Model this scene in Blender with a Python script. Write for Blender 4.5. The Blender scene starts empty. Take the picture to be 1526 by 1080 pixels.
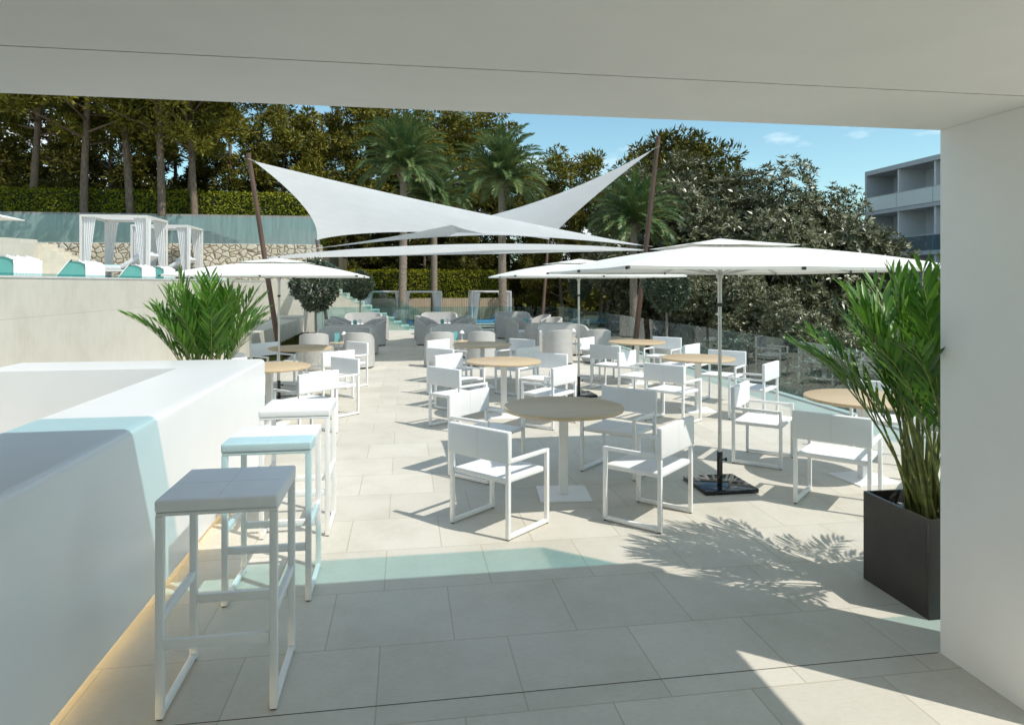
import bpy, bmesh, math, random
import numpy as np
from mathutils import Vector, Matrix

random.seed(7)
rng = np.random.default_rng(7)
R = math.radians
scene = bpy.context.scene
COL = scene.collection

# ------------------------------------------------------------------ frames
# World axes follow the building: X runs along the pavilion front, Y away from it.
# Site positions were read off image pixels, in a camera frame turned 8.95 degrees; S() turns camera-frame metres to world.
CS, SN = math.cos(R(8.95)), math.sin(R(8.95))
def S(x, y):
    return (CS * x + SN * y, -SN * x + CS * y)

# ------------------------------------------------------------------ object helpers
def tag(o, label=None, cat=None, group=None, kind=None):
    if label: o["label"] = label
    if cat: o["category"] = cat
    if group: o["group"] = group
    if kind: o["kind"] = kind
    return o

def empty(name, loc=(0, 0, 0), rz=0.0, label=None, cat=None, group=None):
    o = bpy.data.objects.new(name, None)
    COL.objects.link(o)
    o.empty_display_size = 0.2
    o.location = loc
    o.rotation_euler = (0, 0, rz)
    return tag(o, label, cat, group)

def link_mesh(name, me, mats, parent=None, smooth=None):
    for m in (mats if isinstance(mats, (list, tuple)) else [mats]):
        me.materials.append(m)
    if smooth is not None:
        me.polygons.foreach_set("use_smooth", [True] * len(me.polygons))
        if smooth < 179:
            me.set_sharp_from_angle(angle=R(smooth))
    o = bpy.data.objects.new(name, me)
    COL.objects.link(o)
    if parent is not None:
        o.parent = parent
    return o

def copy_tree(o, parent=None):
    c = o.copy()
    COL.objects.link(c)
    if parent is not None:
        c.parent = parent
    for ch in list(o.children):
        copy_tree(ch, c)
    return c

class MB:
    def __init__(self):
        self.bm = bmesh.new()
    def _mat(self, faces, mi):
        for f in faces:
            f.material_index = mi
    def box(self, x0, x1, y0, y1, z0, z1, r=0.0, seg=2, mi=0, M=None):
        b = bmesh.new()
        bmesh.ops.create_cube(b, size=1.0)
        for v in b.verts:
            v.co = Vector(((x0 + x1) / 2 + v.co.x * (x1 - x0), (y0 + y1) / 2 + v.co.y * (y1 - y0), (z0 + z1) / 2 + v.co.z * (z1 - z0)))
        if r > 0:
            bmesh.ops.bevel(b, geom=list(b.edges), offset=r, segments=seg, profile=0.5, affect='EDGES')
        self.merge(b, M, mi)
        return self
    def merge(self, b, M=None, mi=0):
        if M is not None:
            bmesh.ops.transform(b, matrix=M, verts=b.verts)
        mp = {}
        for v in b.verts:
            mp[v] = self.bm.verts.new(v.co)
        for f in b.faces:
            try:
                nf = self.bm.faces.new([mp[v] for v in f.verts])
                nf.material_index = mi
            except ValueError:
                pass
        b.free()
    def bar(self, p, q, w, h=None, mi=0):
        """square bar between two points"""
        h = h or w
        p, q = Vector(p), Vector(q)
        d = q - p
        L = d.length
        b = bmesh.new()
        bmesh.ops.create_cube(b, size=1.0)
        bmesh.ops.scale(b, vec=(w, h, L), verts=b.verts)
        up = d.normalized()
        ref = Vector((0, 1, 0)) if abs(up.y) < 0.9 else Vector((1, 0, 0))
        xa = ref.cross(up).normalized()
        ya = up.cross(xa)
        M = Matrix((xa, ya, up)).transposed().to_4x4()
        M.translation = (p + q) / 2
        self.merge(b, M, mi)
        return self
    def tube(self, pts, rads, n=10, mi=0, cap=True):
        pts = [Vector(p) for p in pts]
        if not isinstance(rads, (list, tuple)):
            rads = [rads] * len(pts)
        rings = []
        prev = None
        for i, p in enumerate(pts):
            t = (pts[min(i + 1, len(pts) - 1)] - pts[max(i - 1, 0)]).normalized()
            ref = prev if prev is not None else (Vector((1, 0, 0)) if abs(t.x) < 0.8 else Vector((0, 1, 0)))
            a = (ref - t * ref.dot(t)).normalized()
            prev = a
            b = t.cross(a)
            rings.append([self.bm.verts.new(p + (a * math.cos(2 * math.pi * k / n) + b * math.sin(2 * math.pi * k / n)) * rads[i]) for k in range(n)])
        for i in range(len(rings) - 1):
            for k in range(n):
                f = self.bm.faces.new((rings[i][k], rings[i][(k + 1) % n], rings[i + 1][(k + 1) % n], rings[i + 1][k]))
                f.material_index = mi
        if cap:
            f = self.bm.faces.new(list(reversed(rings[0]))); f.material_index = mi
            f = self.bm.faces.new(rings[-1]); f.material_index = mi
        return self
    def lathe(self, prof, n=32, c=(0, 0, 0), mi=0):
        rings = []
        for r, z in prof:
            if r < 1e-6:
                rings.append([self.bm.verts.new((c[0], c[1], c[2] + z))])
            else:
                rings.append([self.bm.verts.new((c[0] + r * math.cos(2 * math.pi * k / n), c[1] + r * math.sin(2 * math.pi * k / n), c[2] + z)) for k in range(n)])
        for i in range(len(rings) - 1):
            A, B = rings[i], rings[i + 1]
            for k in range(n):
                k2 = (k + 1) % n
                vs = [A[k % len(A)], A[k2 % len(A)], B[k2 % len(B)], B[k % len(B)]]
                u = []
                for v in vs:
                    if v not in u: u.append(v)
                if len(u) > 2:
                    f = self.bm.faces.new(u); f.material_index = mi
        return self
    def prism(self, outline, z0, z1, mi=0):
        lo = [self.bm.verts.new((x, y, z0)) for x, y in outline]
        hi = [self.bm.verts.new((x, y, z1)) for x, y in outline]
        n = len(outline)
        fs = [self.bm.faces.new(list(reversed(lo))), self.bm.faces.new(hi)]
        for i in range(n):
            fs.append(self.bm.faces.new((lo[i], lo[(i + 1) % n], hi[(i + 1) % n], hi[i])))
        self._mat(fs, mi)
        return self
    def grid(self, P, mi=0, closed_u=False):
        """P: list of rows of points"""
        rows = [[self.bm.verts.new(p) for p in r] for r in P]
        for i in range(len(rows) - 1):
            m = len(rows[i])
            for k in range(m if closed_u else m - 1):
                f = self.bm.faces.new((rows[i][k], rows[i][(k + 1) % m], rows[i + 1][(k + 1) % m], rows[i + 1][k]))
                f.material_index = mi
        return self
    def solidify(self, t):
        bmesh.ops.recalc_face_normals(self.bm, faces=self.bm.faces)
        bmesh.ops.solidify(self.bm, geom=list(self.bm.faces), thickness=t)
        return self
    def build(self, name, mats, parent=None, smooth=None, fix=True):
        if fix:
            bmesh.ops.recalc_face_normals(self.bm, faces=self.bm.faces)
        me = bpy.data.meshes.new(name)
        self.bm.to_mesh(me)
        self.bm.free()
        return link_mesh(name, me, mats, parent, smooth)

def np_mesh(name, V, F):
    """V (n,3), F (m,k) with constant k"""
    me = bpy.data.meshes.new(name)
    V = np.asarray(V, dtype=np.float32)
    F = np.asarray(F, dtype=np.int32)
    me.vertices.add(len(V)); me.vertices.foreach_set("co", V.ravel())
    k = F.shape[1]
    me.loops.add(F.size); me.loops.foreach_set("vertex_index", F.ravel())
    me.polygons.add(len(F)); me.polygons.foreach_set("loop_start", np.arange(0, F.size, k, dtype=np.int32))
    me.update(calc_edges=True)
    me.validate()
    return me

def unit(a):
    return a / np.maximum(np.linalg.norm(a, axis=1, keepdims=True), 1e-9)

def leaf_quads(base, d, nrm, L, W, droop=0.0, wide=0.42):
    d = unit(d)
    side = unit(np.cross(d, nrm))
    L = np.asarray(L).reshape(-1, 1) * np.ones((len(base), 1))
    W = np.asarray(W).reshape(-1, 1) * np.ones((len(base), 1))
    up = unit(np.cross(side, d))
    mid = base + d * L * wide + up * L * 0.04
    tip = base + d * L - np.array([[0, 0, 1.0]]) * L * droop
    V = np.stack([base, mid + side * W / 2, tip, mid - side * W / 2], 1).reshape(-1, 3)
    F = np.arange(len(V)).reshape(-1, 4)
    return V, F

def rand_dirs(n):
    return unit(rng.normal(size=(n, 3)))

# ------------------------------------------------------------------ materials
def nmat(name):
    m = bpy.data.materials.new(name)
    m.use_nodes = True
    nt = m.node_tree
    b = nt.nodes["Principled BSDF"]
    return m, nt, b

def N(nt, typ, **kw):
    n = nt.nodes.new(typ)
    for k, v in kw.items():
        if k in n.inputs.keys():
            n.inputs[k].default_value = v
        else:
            setattr(n, k, v)
    return n

def coords(nt, scale=(1, 1, 1), kind="Object", rot=(0, 0, 0)):
    tc = N(nt, "ShaderNodeTexCoord")
    mp = N(nt, "ShaderNodeMapping")
    mp.inputs["Scale"].default_value = scale
    mp.inputs["Rotation"].default_value = rot
    nt.links.new(tc.outputs[kind], mp.inputs["Vector"])
    return mp.outputs["Vector"]

def ramp(nt, fac, stops):
    r = N(nt, "ShaderNodeValToRGB")
    el = r.color_ramp.elements
    el[0].position, el[0].color = stops[0][0], (*stops[0][1], 1)
    el[1].position, el[1].color = stops[-1][0], (*stops[-1][1], 1)
    for p, c in stops[1:-1]:
        e = el.new(p); e.color = (*c, 1)
    nt.links.new(fac, r.inputs["Fac"])
    return r.outputs["Color"]

def bump(nt, b, height, strength=0.2, dist=0.01):
    bp = N(nt, "ShaderNodeBump", Strength=strength, Distance=dist)
    nt.links.new(height, bp.inputs["Height"])
    nt.links.new(bp.outputs["Normal"], b.inputs["Normal"])

def mixrgb(nt, fac, a, b, mode="MIX"):
    m = N(nt, "ShaderNodeMix", data_type="RGBA", blend_type=mode)
    for sock, v in (("Factor", fac), ("A", a), ("B", b)):
        idx = {"Factor": 0, "A": 6, "B": 7}[sock]
        if hasattr(v, "is_output"):
            nt.links.new(v, m.inputs[idx])
        elif sock == "Factor":
            m.inputs[idx].default_value = v
        else:
            m.inputs[idx].default_value = (*v, 1)
    return m.outputs[2]

def mat_plain(name, col, rough=0.5, metal=0.0, var=0.06, scale=6.0, bs=0.0, bscale=200.0, coat=0.0, spec=0.5, stretch=(1, 1, 1)):
    m, nt, b = nmat(name)
    v = coords(nt, stretch)
    n = N(nt, "ShaderNodeTexNoise", Scale=scale, Detail=5.0)
    nt.links.new(v, n.inputs["Vector"])
    c0 = tuple(max(0, c * (1 - var)) for c in col)
    c1 = tuple(min(1, c * (1 + var)) for c in col)
    nt.links.new(ramp(nt, n.outputs["Fac"], [(0.3, c0), (0.7, c1)]), b.inputs["Base Color"])
    b.inputs["Roughness"].default_value = rough
    b.inputs["Metallic"].default_value = metal
    b.inputs["Coat Weight"].default_value = coat
    b.inputs["Specular IOR Level"].default_value = spec
    if bs > 0:
        n2 = N(nt, "ShaderNodeTexNoise", Scale=bscale, Detail=3.0)
        nt.links.new(v, n2.inputs["Vector"])
        bump(nt, b, n2.outputs["Fac"], bs, 0.004)
    return m

def mat_tiles(name, c1, c2, mortar, bw, rh, msize, off=0.5, rot=(0, 0, 0), streak=(3, 40, 3), rough=0.55, loc=(0, 0, 0), stain=0.12):
    m, nt, b = nmat(name)
    tc = N(nt, "ShaderNodeTexCoord")
    mp = N(nt, "ShaderNodeMapping")
    mp.inputs["Rotation"].default_value = rot
    mp.inputs["Location"].default_value = loc
    nt.links.new(tc.outputs["Object"], mp.inputs["Vector"])
    br = N(nt, "ShaderNodeTexBrick", offset=off, squash=1.0)
    br.inputs["Color1"].default_value = (*c1, 1)
    br.inputs["Color2"].default_value = (*c2, 1)
    br.inputs["Mortar"].default_value = (*mortar, 1)
    br.inputs["Scale"].default_value = 1.0
    br.inputs["Mortar Size"].default_value = msize
    br.inputs["Mortar Smooth"].default_value = 0.25
    br.inputs["Bias"].default_value = 0.0
    br.inputs["Brick Width"].default_value = bw
    br.inputs["Row Height"].default_value = rh
    nt.links.new(mp.outputs["Vector"], br.inputs["Vector"])
    # fine brushed streaks in the stone
    mp2 = N(nt, "ShaderNodeMapping")
    mp2.inputs["Scale"].default_value = streak
    nt.links.new(tc.outputs["Object"], mp2.inputs["Vector"])
    n = N(nt, "ShaderNodeTexNoise", Scale=3.0, Detail=6.0, Roughness=0.65)
    nt.links.new(mp2.outputs["Vector"], n.inputs["Vector"])
    n2 = N(nt, "ShaderNodeTexNoise", Scale=1.7, Detail=7.0, Roughness=0.7)
    nt.links.new(tc.outputs["Object"], n2.inputs["Vector"])
    g = ramp(nt, n.outputs["Fac"], [(0.3, (0.93,) * 3), (0.7, (1.035,) * 3)])
    g2 = ramp(nt, n2.outputs["Fac"], [(0.32, (1 - stain, 1 - stain * 1.05, 1 - stain * 1.3)), (0.55, (1, 1, 1)), (0.75, (1.03, 1.03, 1.03))])
    c = mixrgb(nt, 1.0, br.outputs["Color"], g, "MULTIPLY")
    c = mixrgb(nt, 1.0, c, g2, "MULTIPLY")
    vs_ = N(nt, "ShaderNodeTexVoronoi", feature="F1", Scale=1.15)
    nt.links.new(tc.outputs["Object"], vs_.inputs["Vector"])
    c = mixrgb(nt, 1.0, c, ramp(nt, vs_.outputs["Distance"], [(0.008, (0.45, 0.42, 0.36)), (0.016, (1, 1, 1))]), "MULTIPLY")
    nt.links.new(c, b.inputs["Base Color"])
    b.inputs["Roughness"].default_value = rough
    b.inputs["Specular IOR Level"].default_value = 0.35
    mul = N(nt, "ShaderNodeMath", operation="MULTIPLY_ADD")
    nt.links.new(br.outputs["Fac"], mul.inputs[0])
    mul.inputs[1].default_value = -0.6
    nt.links.new(n.outputs["Fac"], mul.inputs[2])
    bump(nt, b, mul.outputs[0], 0.25, 0.004)
    return m

def mat_leaf(name, cols, scale=1.2, rough=0.45, transl=0.25, spec=0.4):
    m, nt, b = nmat(name)
    v = coords(nt, kind="Object")
    n = N(nt, "ShaderNodeTexNoise", Scale=scale, Detail=4.0, Roughness=0.75)
    nt.links.new(v, n.inputs["Vector"])
    k = len(cols)
    stops = [(0.3 + 0.4 * i / (k - 1), c) for i, c in enumerate(cols)]
    geo = N(nt, "ShaderNodeNewGeometry")
    sub = N(nt, "ShaderNodeMath", operation="MULTIPLY_ADD")
    sub.inputs[1].default_value = 0.34; sub.inputs[2].default_value = -0.17
    nt.links.new(geo.outputs["Random Per Island"], sub.inputs[0])
    add = N(nt, "ShaderNodeMath", operation="ADD")
    nt.links.new(n.outputs["Fac"], add.inputs[0]); nt.links.new(sub.outputs[0], add.inputs[1])
    col = ramp(nt, add.outputs[0], stops)
    nt.links.new(col, b.inputs["Base Color"])
    b.inputs["Roughness"].default_value = rough
    b.inputs["Specular IOR Level"].default_value = spec
    tr = N(nt, "ShaderNodeBsdfTranslucent")
    nt.links.new(col, tr.inputs["Color"])
    mx = N(nt, "ShaderNodeMixShader", Fac=transl)
    nt.links.new(b.outputs[0], mx.inputs[1])
    nt.links.new(tr.outputs[0], mx.inputs[2])
    nt.links.new(mx.outputs[0], nt.nodes["Material Output"].inputs["Surface"])
    return m

def mat_glass(name, tint, ior=1.5):
    m, nt, b = nmat(name)
    nt.nodes.remove(b)
    t = N(nt, "ShaderNodeBsdfTransparent", Color=(*tint, 1))
    g = N(nt, "ShaderNodeBsdfGlossy", Roughness=0.0)
    g.inputs["Color"].default_value = (0.95, 1.0, 1.0, 1)
    f = N(nt, "ShaderNodeFresnel", IOR=ior)
    mx = N(nt, "ShaderNodeMixShader")
    geo = N(nt, "ShaderNodeNewGeometry")
    inv = N(nt, "ShaderNodeMath", operation="SUBTRACT"); inv.inputs[0].default_value = 1.0
    nt.links.new(geo.outputs["Backfacing"], inv.inputs[1])
    mu = N(nt, "ShaderNodeMath", operation="MULTIPLY")
    nt.links.new(f.outputs[0], mu.inputs[0]); nt.links.new(inv.outputs[0], mu.inputs[1])
    nt.links.new(mu.outputs[0], mx.inputs[0])
    nt.links.new(t.outputs[0], mx.inputs[1])
    nt.links.new(g.outputs[0], mx.inputs[2])
    nt.links.new(mx.outputs[0], nt.nodes["Material Output"].inputs["Surface"])
    return m

def mat_cloth(name, col, rough=0.8, transl=0.15, weave=400.0):
    m, nt, b = nmat(name)
    v = coords(nt)
    n = N(nt, "ShaderNodeTexNoise", Scale=weave, Detail=2.0)
    nt.links.new(v, n.inputs["Vector"])
    n3 = N(nt, "ShaderNodeTexNoise", Scale=2.0, Detail=4.0)
    nt.links.new(v, n3.inputs["Vector"])
    col_o = ramp(nt, n3.outputs["Fac"], [(0.3, tuple(c * 0.96 for c in col)), (0.7, col)])
    nt.links.new(col_o, b.inputs["Base Color"])
    b.inputs["Roughness"].default_value = rough
    b.inputs["Specular IOR Level"].default_value = 0.2
    bump(nt, b, n.outputs["Fac"], 0.15, 0.002)
    tr = N(nt, "ShaderNodeBsdfTranslucent")
    nt.links.new(col_o, tr.inputs["Color"])
    mx = N(nt, "ShaderNodeMixShader", Fac=transl)
    nt.links.new(b.outputs[0], mx.inputs[1])
    nt.links.new(tr.outputs[0], mx.inputs[2])
    nt.links.new(mx.outputs[0], nt.nodes["Material Output"].inputs["Surface"])
    return m

def mat_wood(name, a, b_, scale=(2, 30, 2), rough=0.45):
    m, nt, b = nmat(name)
    v = coords(nt, scale)
    n = N(nt, "ShaderNodeTexNoise", Scale=1.6, Detail=7.0, Roughness=0.6, Distortion=0.6)
    nt.links.new(v, n.inputs["Vector"])
    nt.links.new(ramp(nt, n.outputs["Fac"], [(0.3, a), (0.7, b_)]), b.inputs["Base Color"])
    b.inputs["Roughness"].default_value = rough
    b.inputs["Coat Weight"].default_value = 0.25 if rough < .5 else 0.0
    b.inputs["Coat Roughness"].default_value = 0.25
    bump(nt, b, n.outputs["Fac"], 0.08, 0.002)
    return m

def mat_bark(name, a, b_, scale=(6, 6, 1.2)):
    m, nt, b = nmat(name)
    v = coords(nt, scale)
    n = N(nt, "ShaderNodeTexNoise", Scale=3.0, Detail=7.0, Roughness=0.7)
    nt.links.new(v, n.inputs["Vector"])
    nt.links.new(ramp(nt, n.outputs["Fac"], [(0.35, a), (0.65, b_)]), b.inputs["Base Color"])
    b.inputs["Roughness"].default_value = 0.9
    bump(nt, b, n.outputs["Fac"], 0.8, 0.04)
    return m

def mat_rattan(name, col):
    m, nt, b = nmat(name)
    v = coords(nt)
    br = N(nt, "ShaderNodeTexChecker", Scale=46.0)
    nt.links.new(v, br.inputs["Vector"])
    w = N(nt, "ShaderNodeTexWave", Scale=10.0, Distortion=0.4, bands_direction="Z")
    nt.links.new(v, w.inputs["Vector"])
    n = N(nt, "ShaderNodeTexNoise", Scale=8.0, Detail=4.0)
    nt.links.new(v, n.inputs["Vector"])
    c = ramp(nt, n.outputs["Fac"], [(0.3, tuple(x * 0.92 for x in col)), (0.7, col)])
    c = mixrgb(nt, 1.0, c, ramp(nt, br.outputs["Fac"], [(0, (0.93,) * 3), (1, (1.0,) * 3)]), "MULTIPLY")
    c = mixrgb(nt, 1.0, c, ramp(nt, w.outputs["Fac"], [(0, (0.9,) * 3), (0.3, (1.0,) * 3)]), "MULTIPLY")
    nt.links.new(c, b.inputs["Base Color"])
    b.inputs["Roughness"].default_value = 0.7
    bump(nt, b, br.outputs["Fac"], 0.3, 0.004)
    return m

def mat_rubble(name):
    m, nt, b = nmat(name)
    v = coords(nt, (3.7, 3.7, 4.4))
    vo = N(nt, "ShaderNodeTexVoronoi", feature="DISTANCE_TO_EDGE", Scale=1.0)
    vc = N(nt, "ShaderNodeTexVoronoi", feature="F1", Scale=1.0)
    for x in (vo, vc):
        x.inputs["Randomness"].default_value = 0.9
        nt.links.new(v, x.inputs["Vector"])
    sep = N(nt, "ShaderNodeSeparateColor")
    nt.links.new(vc.outputs["Color"], sep.inputs[0])
    c = ramp(nt, sep.outputs[0], [(0.0, (0.50, 0.44, 0.33)), (0.4, (0.58, 0.53, 0.43)), (0.75, (0.53, 0.45, 0.32)), (1.0, (0.62, 0.58, 0.49))])
    n = N(nt, "ShaderNodeTexNoise", Scale=9.0, Detail=5.0)
    nt.links.new(v, n.inputs["Vector"])
    c = mixrgb(nt, 1.0, c, ramp(nt, n.outputs["Fac"], [(0.3, (0.82,) * 3), (0.7, (1.05,) * 3)]), "MULTIPLY")
    gap = ramp(nt, vo.outputs["Distance"], [(0.012, (0.34, 0.28, 0.21)), (0.06, (1, 1, 1))])
    c = mixrgb(nt, 1.0, c, gap, "MULTIPLY")
    nt.links.new(c, b.inputs["Base Color"])
    b.inputs["Roughness"].default_value = 0.9
    rr = ramp(nt, vo.outputs["Distance"], [(0.0, (0, 0, 0)), (0.16, (1, 1, 1))])
    bump(nt, b, rr, 0.8, 0.06)
    return m

M = {}
M["floor"] = mat_tiles("limestone_paving", (0.545, 0.515, 0.445), (0.61, 0.575, 0.50), (0.44, 0.40, 0.31), 0.62, 0.60, 0.004, 0.42, loc=(0.12, -3.336, 0), streak=(9, 26, 4))
M["cladding"] = mat_tiles("limestone_cladding", (0.56, 0.535, 0.455), (0.61, 0.58, 0.51), (0.46, 0.425, 0.35), 1.3, 0.57, 0.004, 0.5, rot=(R(90), 0, R(90)), streak=(14, 14, 0.5), loc=(0, 0, 0.1), rough=0.8, stain=0.10)
M["cladding_front"] = mat_tiles("limestone_cladding_front", (0.56, 0.535, 0.455), (0.61, 0.58, 0.51), (0.46, 0.425, 0.35), 1.3, 0.57, 0.004, 0.5, rot=(R(90), 0, 0), streak=(14, 14, 0.5), rough=0.8, stain=0.10)
M["step"] = mat_plain("cream_stone_steps", (0.64, 0.59, 0.48), 0.75, var=0.08, scale=4, bs=0.2)
M["plaster"] = mat_plain("painted_plaster", (0.85, 0.835, 0.80), 0.75, var=0.025, scale=2.5, bs=0.06, bscale=90)
M["solid_white"] = mat_plain("white_solid_surface", (0.80, 0.80, 0.79), 0.28, var=0.015, scale=3, spec=0.45)
M["chair_white"] = mat_plain("white_powder_coat", (0.80, 0.80, 0.79), 0.4, var=0.02, scale=9)
M["sling"] = mat_cloth("white_sling_fabric", (0.80, 0.80, 0.795), 0.6, 0.03, 600)
M["pad"] = mat_plain("white_leatherette", (0.80, 0.80, 0.80), 0.45, var=0.025, scale=12, bs=0.15, bscale=260)
M["joint"] = mat_plain("dark_joint_filler", (0.10, 0.09, 0.075), 0.9)
M["seam"] = mat_plain("stitched_seam", (0.50, 0.50, 0.50), 0.8)
M["glide"] = mat_plain("black_glide", (0.02, 0.02, 0.02), 0.6)
M["oak"] = mat_wood("light_oak", (0.50, 0.37, 0.22), (0.60, 0.46, 0.29))
M["canvas"] = mat_cloth("off_white_canvas", (0.78, 0.775, 0.73), 0.85, 0.12, 300)
M["sail"] = mat_cloth("white_sail_membrane", (0.86, 0.87, 0.87), 0.7, 0.68, 200)
M["alu"] = mat_plain("brushed_aluminium", (0.62, 0.62, 0.60), 0.38, metal=0.75, var=0.05, scale=20, stretch=(1, 1, 0.1))
M["black_metal"] = mat_plain("black_gloss_metal", (0.012, 0.014, 0.018), 0.08, var=0.2, scale=30)
M["dark_cap"] = mat_plain("dark_plastic_cap", (0.03, 0.03, 0.035), 0.5)
M["planter"] = mat_plain("dark_bronze_planter", (0.055, 0.05, 0.045), 0.32, metal=0.35, var=0.12, scale=5, bs=0.05, bscale=300)
M["pebble"] = mat_plain("grey_pebbles", (0.42, 0.42, 0.42), 0.8, var=0.5, scale=60)
M["cane"] = mat_plain("palm_canes", (0.20, 0.22, 0.055), 0.5, var=0.45, scale=7, stretch=(1, 1, 3))
M["areca"] = mat_leaf("areca_leaf", [(0.034, 0.108, 0.009), (0.078, 0.200, 0.016), (0.140, 0.290, 0.028)], 2.5, 0.38, 0.30, 0.45)
M["terrazzo"] = mat_plain("terrazzo_pot", (0.40, 0.385, 0.35), 0.6, var=0.4, scale=90)
M["rattan"] = mat_rattan("pale_woven_rattan", (0.52, 0.505, 0.475))
M["cushion"] = mat_plain("grey_white_cushion", (0.62, 0.63, 0.66), 0.85, var=0.05, bs=0.1)
M["mast"] = mat_plain("rust_brown_mast", (0.095, 0.052, 0.035), 0.5, var=0.25, scale=5, stretch=(1, 1, 0.3))
M["glass"] = mat_glass("tinted_balustrade_glass", (0.76, 0.90, 0.92), 2.0)
M["glass_roof"] = mat_glass("tinted_roof_glass", (0.64, 0.845, 0.875))
M["teal"] = mat_plain("teal_side_panel", (0.13, 0.40, 0.36), 0.5, var=0.06)
M["blue_mat"] = mat_plain("blue_mattress", (0.10, 0.30, 0.52), 0.8, var=0.08)
M["curtain"] = mat_cloth("white_voile_curtain", (0.80, 0.81, 0.82), 0.8, 0.35, 200)
M["cab_frame"] = mat_plain("pale_grey_frame", (0.60, 0.59, 0.56), 0.5)
M["rubble"] = mat_rubble("rubble_stone")
M["concrete"] = mat_plain("board_marked_concrete", (0.30, 0.29, 0.27), 0.85, var=0.2, scale=2, bs=0.3, bscale=12, stretch=(4, 4, 0.4))
M["fence"] = mat_wood("weathered_boards", (0.33, 0.26, 0.18), (0.45, 0.37, 0.27), (9, 9, 0.6), 0.8)
M["hedge"] = mat_leaf("clipped_hedge", [(0.085, 0.105, 0.003), (0.165, 0.180, 0.007), (0.250, 0.245, 0.014)], 0.9, 0.6, 0.12, 0.2)
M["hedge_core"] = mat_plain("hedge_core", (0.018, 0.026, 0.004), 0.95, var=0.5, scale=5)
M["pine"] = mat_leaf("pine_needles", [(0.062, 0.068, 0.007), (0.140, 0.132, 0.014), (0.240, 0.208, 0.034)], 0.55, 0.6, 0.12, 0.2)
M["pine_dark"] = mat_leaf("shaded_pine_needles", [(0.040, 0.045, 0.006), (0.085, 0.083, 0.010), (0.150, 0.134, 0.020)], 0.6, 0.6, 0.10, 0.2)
M["bark"] = mat_bark("pine_bark", (0.10, 0.070, 0.048), (0.26, 0.19, 0.14))
M["bark_grey"] = mat_bark("grey_bark", (0.12, 0.10, 0.085), (0.30, 0.27, 0.23))
M["palm_bark"] = mat_bark("palm_bark", (0.13, 0.10, 0.075), (0.36, 0.30, 0.235), (5, 5, 7))
M["palm"] = mat_leaf("date_palm_leaf", [(0.050, 0.125, 0.055), (0.100, 0.175, 0.060), (0.215, 0.245, 0.085)], 1.1, 0.4, 0.2, 0.4)
M["silver"] = mat_leaf("glossy_grey_green_leaf", [(0.046, 0.056, 0.020), (0.100, 0.110, 0.044), (0.270, 0.262, 0.150)], 2.6, 0.36, 0.14, 0.6)
M["topiary"] = mat_leaf("dark_bay_leaf", [(0.030, 0.050, 0.026), (0.060, 0.085, 0.042), (0.115, 0.135, 0.085)], 9.0, 0.35, 0.08, 0.6)
M["grass"] = mat_leaf("grass_blades", [(0.05, 0.065, 0.010), (0.085, 0.095, 0.016)], 8.0, 0.7, 0.2, 0.2)
M["ground"] = mat_plain("dry_ground", (0.26, 0.22, 0.16), 0.9, var=0.25, scale=0.4, bs=0.3, bscale=8)
M["soil"] = mat_plain("dark_undergrowth_soil", (0.07, 0.065, 0.035), 0.95, var=0.4, scale=0.6, bs=0.4, bscale=6)  # dark soil colour with random tone
M["pave2"] = mat_plain("pale_terrace_paving", (0.55, 0.51, 0.43), 0.8, var=0.08, scale=1.5, bs=0.1)
M["render_grey"] = mat_plain("grey_white_render", (0.56, 0.58, 0.61), 0.8, var=0.03, scale=1.0)
M["render_pale"] = mat_plain("pale_render", (0.76, 0.765, 0.78), 0.8, var=0.03, scale=1.0)
M["dark_glass"] = mat_plain("dark_window", (0.03, 0.035, 0.045), 0.05, var=0.1)
M["rail_glass"] = mat_glass("balcony_glass", (0.62, 0.72, 0.76), 2.6)
M["rail_reflection"] = mat_plain("white_reflection_rail_panel", (0.86, 0.90, 0.90), 0.10, var=0.02)  # even white stands in for the bright reflection on top balcony glass

def mat_emit(name, col, st):
    m, nt, b = nmat(name)
    b.inputs["Emission Color"].default_value = (*col, 1)
    b.inputs["Emission Strength"].default_value = st
    b.inputs["Base Color"].default_value = (0.8, 0.8, 0.8, 1)
    return m
M["led"] = mat_emit("warm_led_strip", (1.0, 0.76, 0.42), 16.0)

# ------------------------------------------------------------------ ground and terraces (structure)
def flat_box(name, x0, x1, y0, y1, z0, z1, mat, kind="structure", label=None, cat=None, parent=None, r=0.0):
    o = MB().box(x0, x1, y0, y1, z0, z1, r).build(name, mat, parent)
    return tag(o, label, cat, None, kind)

g = MB().grid([[(-900, -300, -1.12), (900, -300, -1.12)], [(-900, 1500, -1.12), (900, 1500, -1.12)]]).build("ground", M["soil"])
tag(g, kind="structure")
flat_box("terrace_floor", -4.99, 6.05, -4.0, 25.75, -1.4, 0.0, M["floor"])
flat_box("lower_terrace", -12.0, 7.0, 25.76, 46.0, -1.3, -1.08, M["pave2"])
flat_box("sunken_forecourt", 6.06, 30.0, -4.0, 60.0, -1.3, -1.09, M["soil"])
flat_box("upper_terrace", -32.0, -5.26, -2.0, 33.2, -1.3, 1.70, M["pave2"])
flat_box("top_terrace", -34.0, -3.95, 33.62, 60.0, -1.3, 3.42, M["soil"])

# narrow dark threshold joint under the pavilion front
t = MB().box(-4.9, 2.5, 2.8637, 2.8663, 0.0, 0.002).build("threshold_joint", M["joint"])
tag(t, kind="structure")

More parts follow.
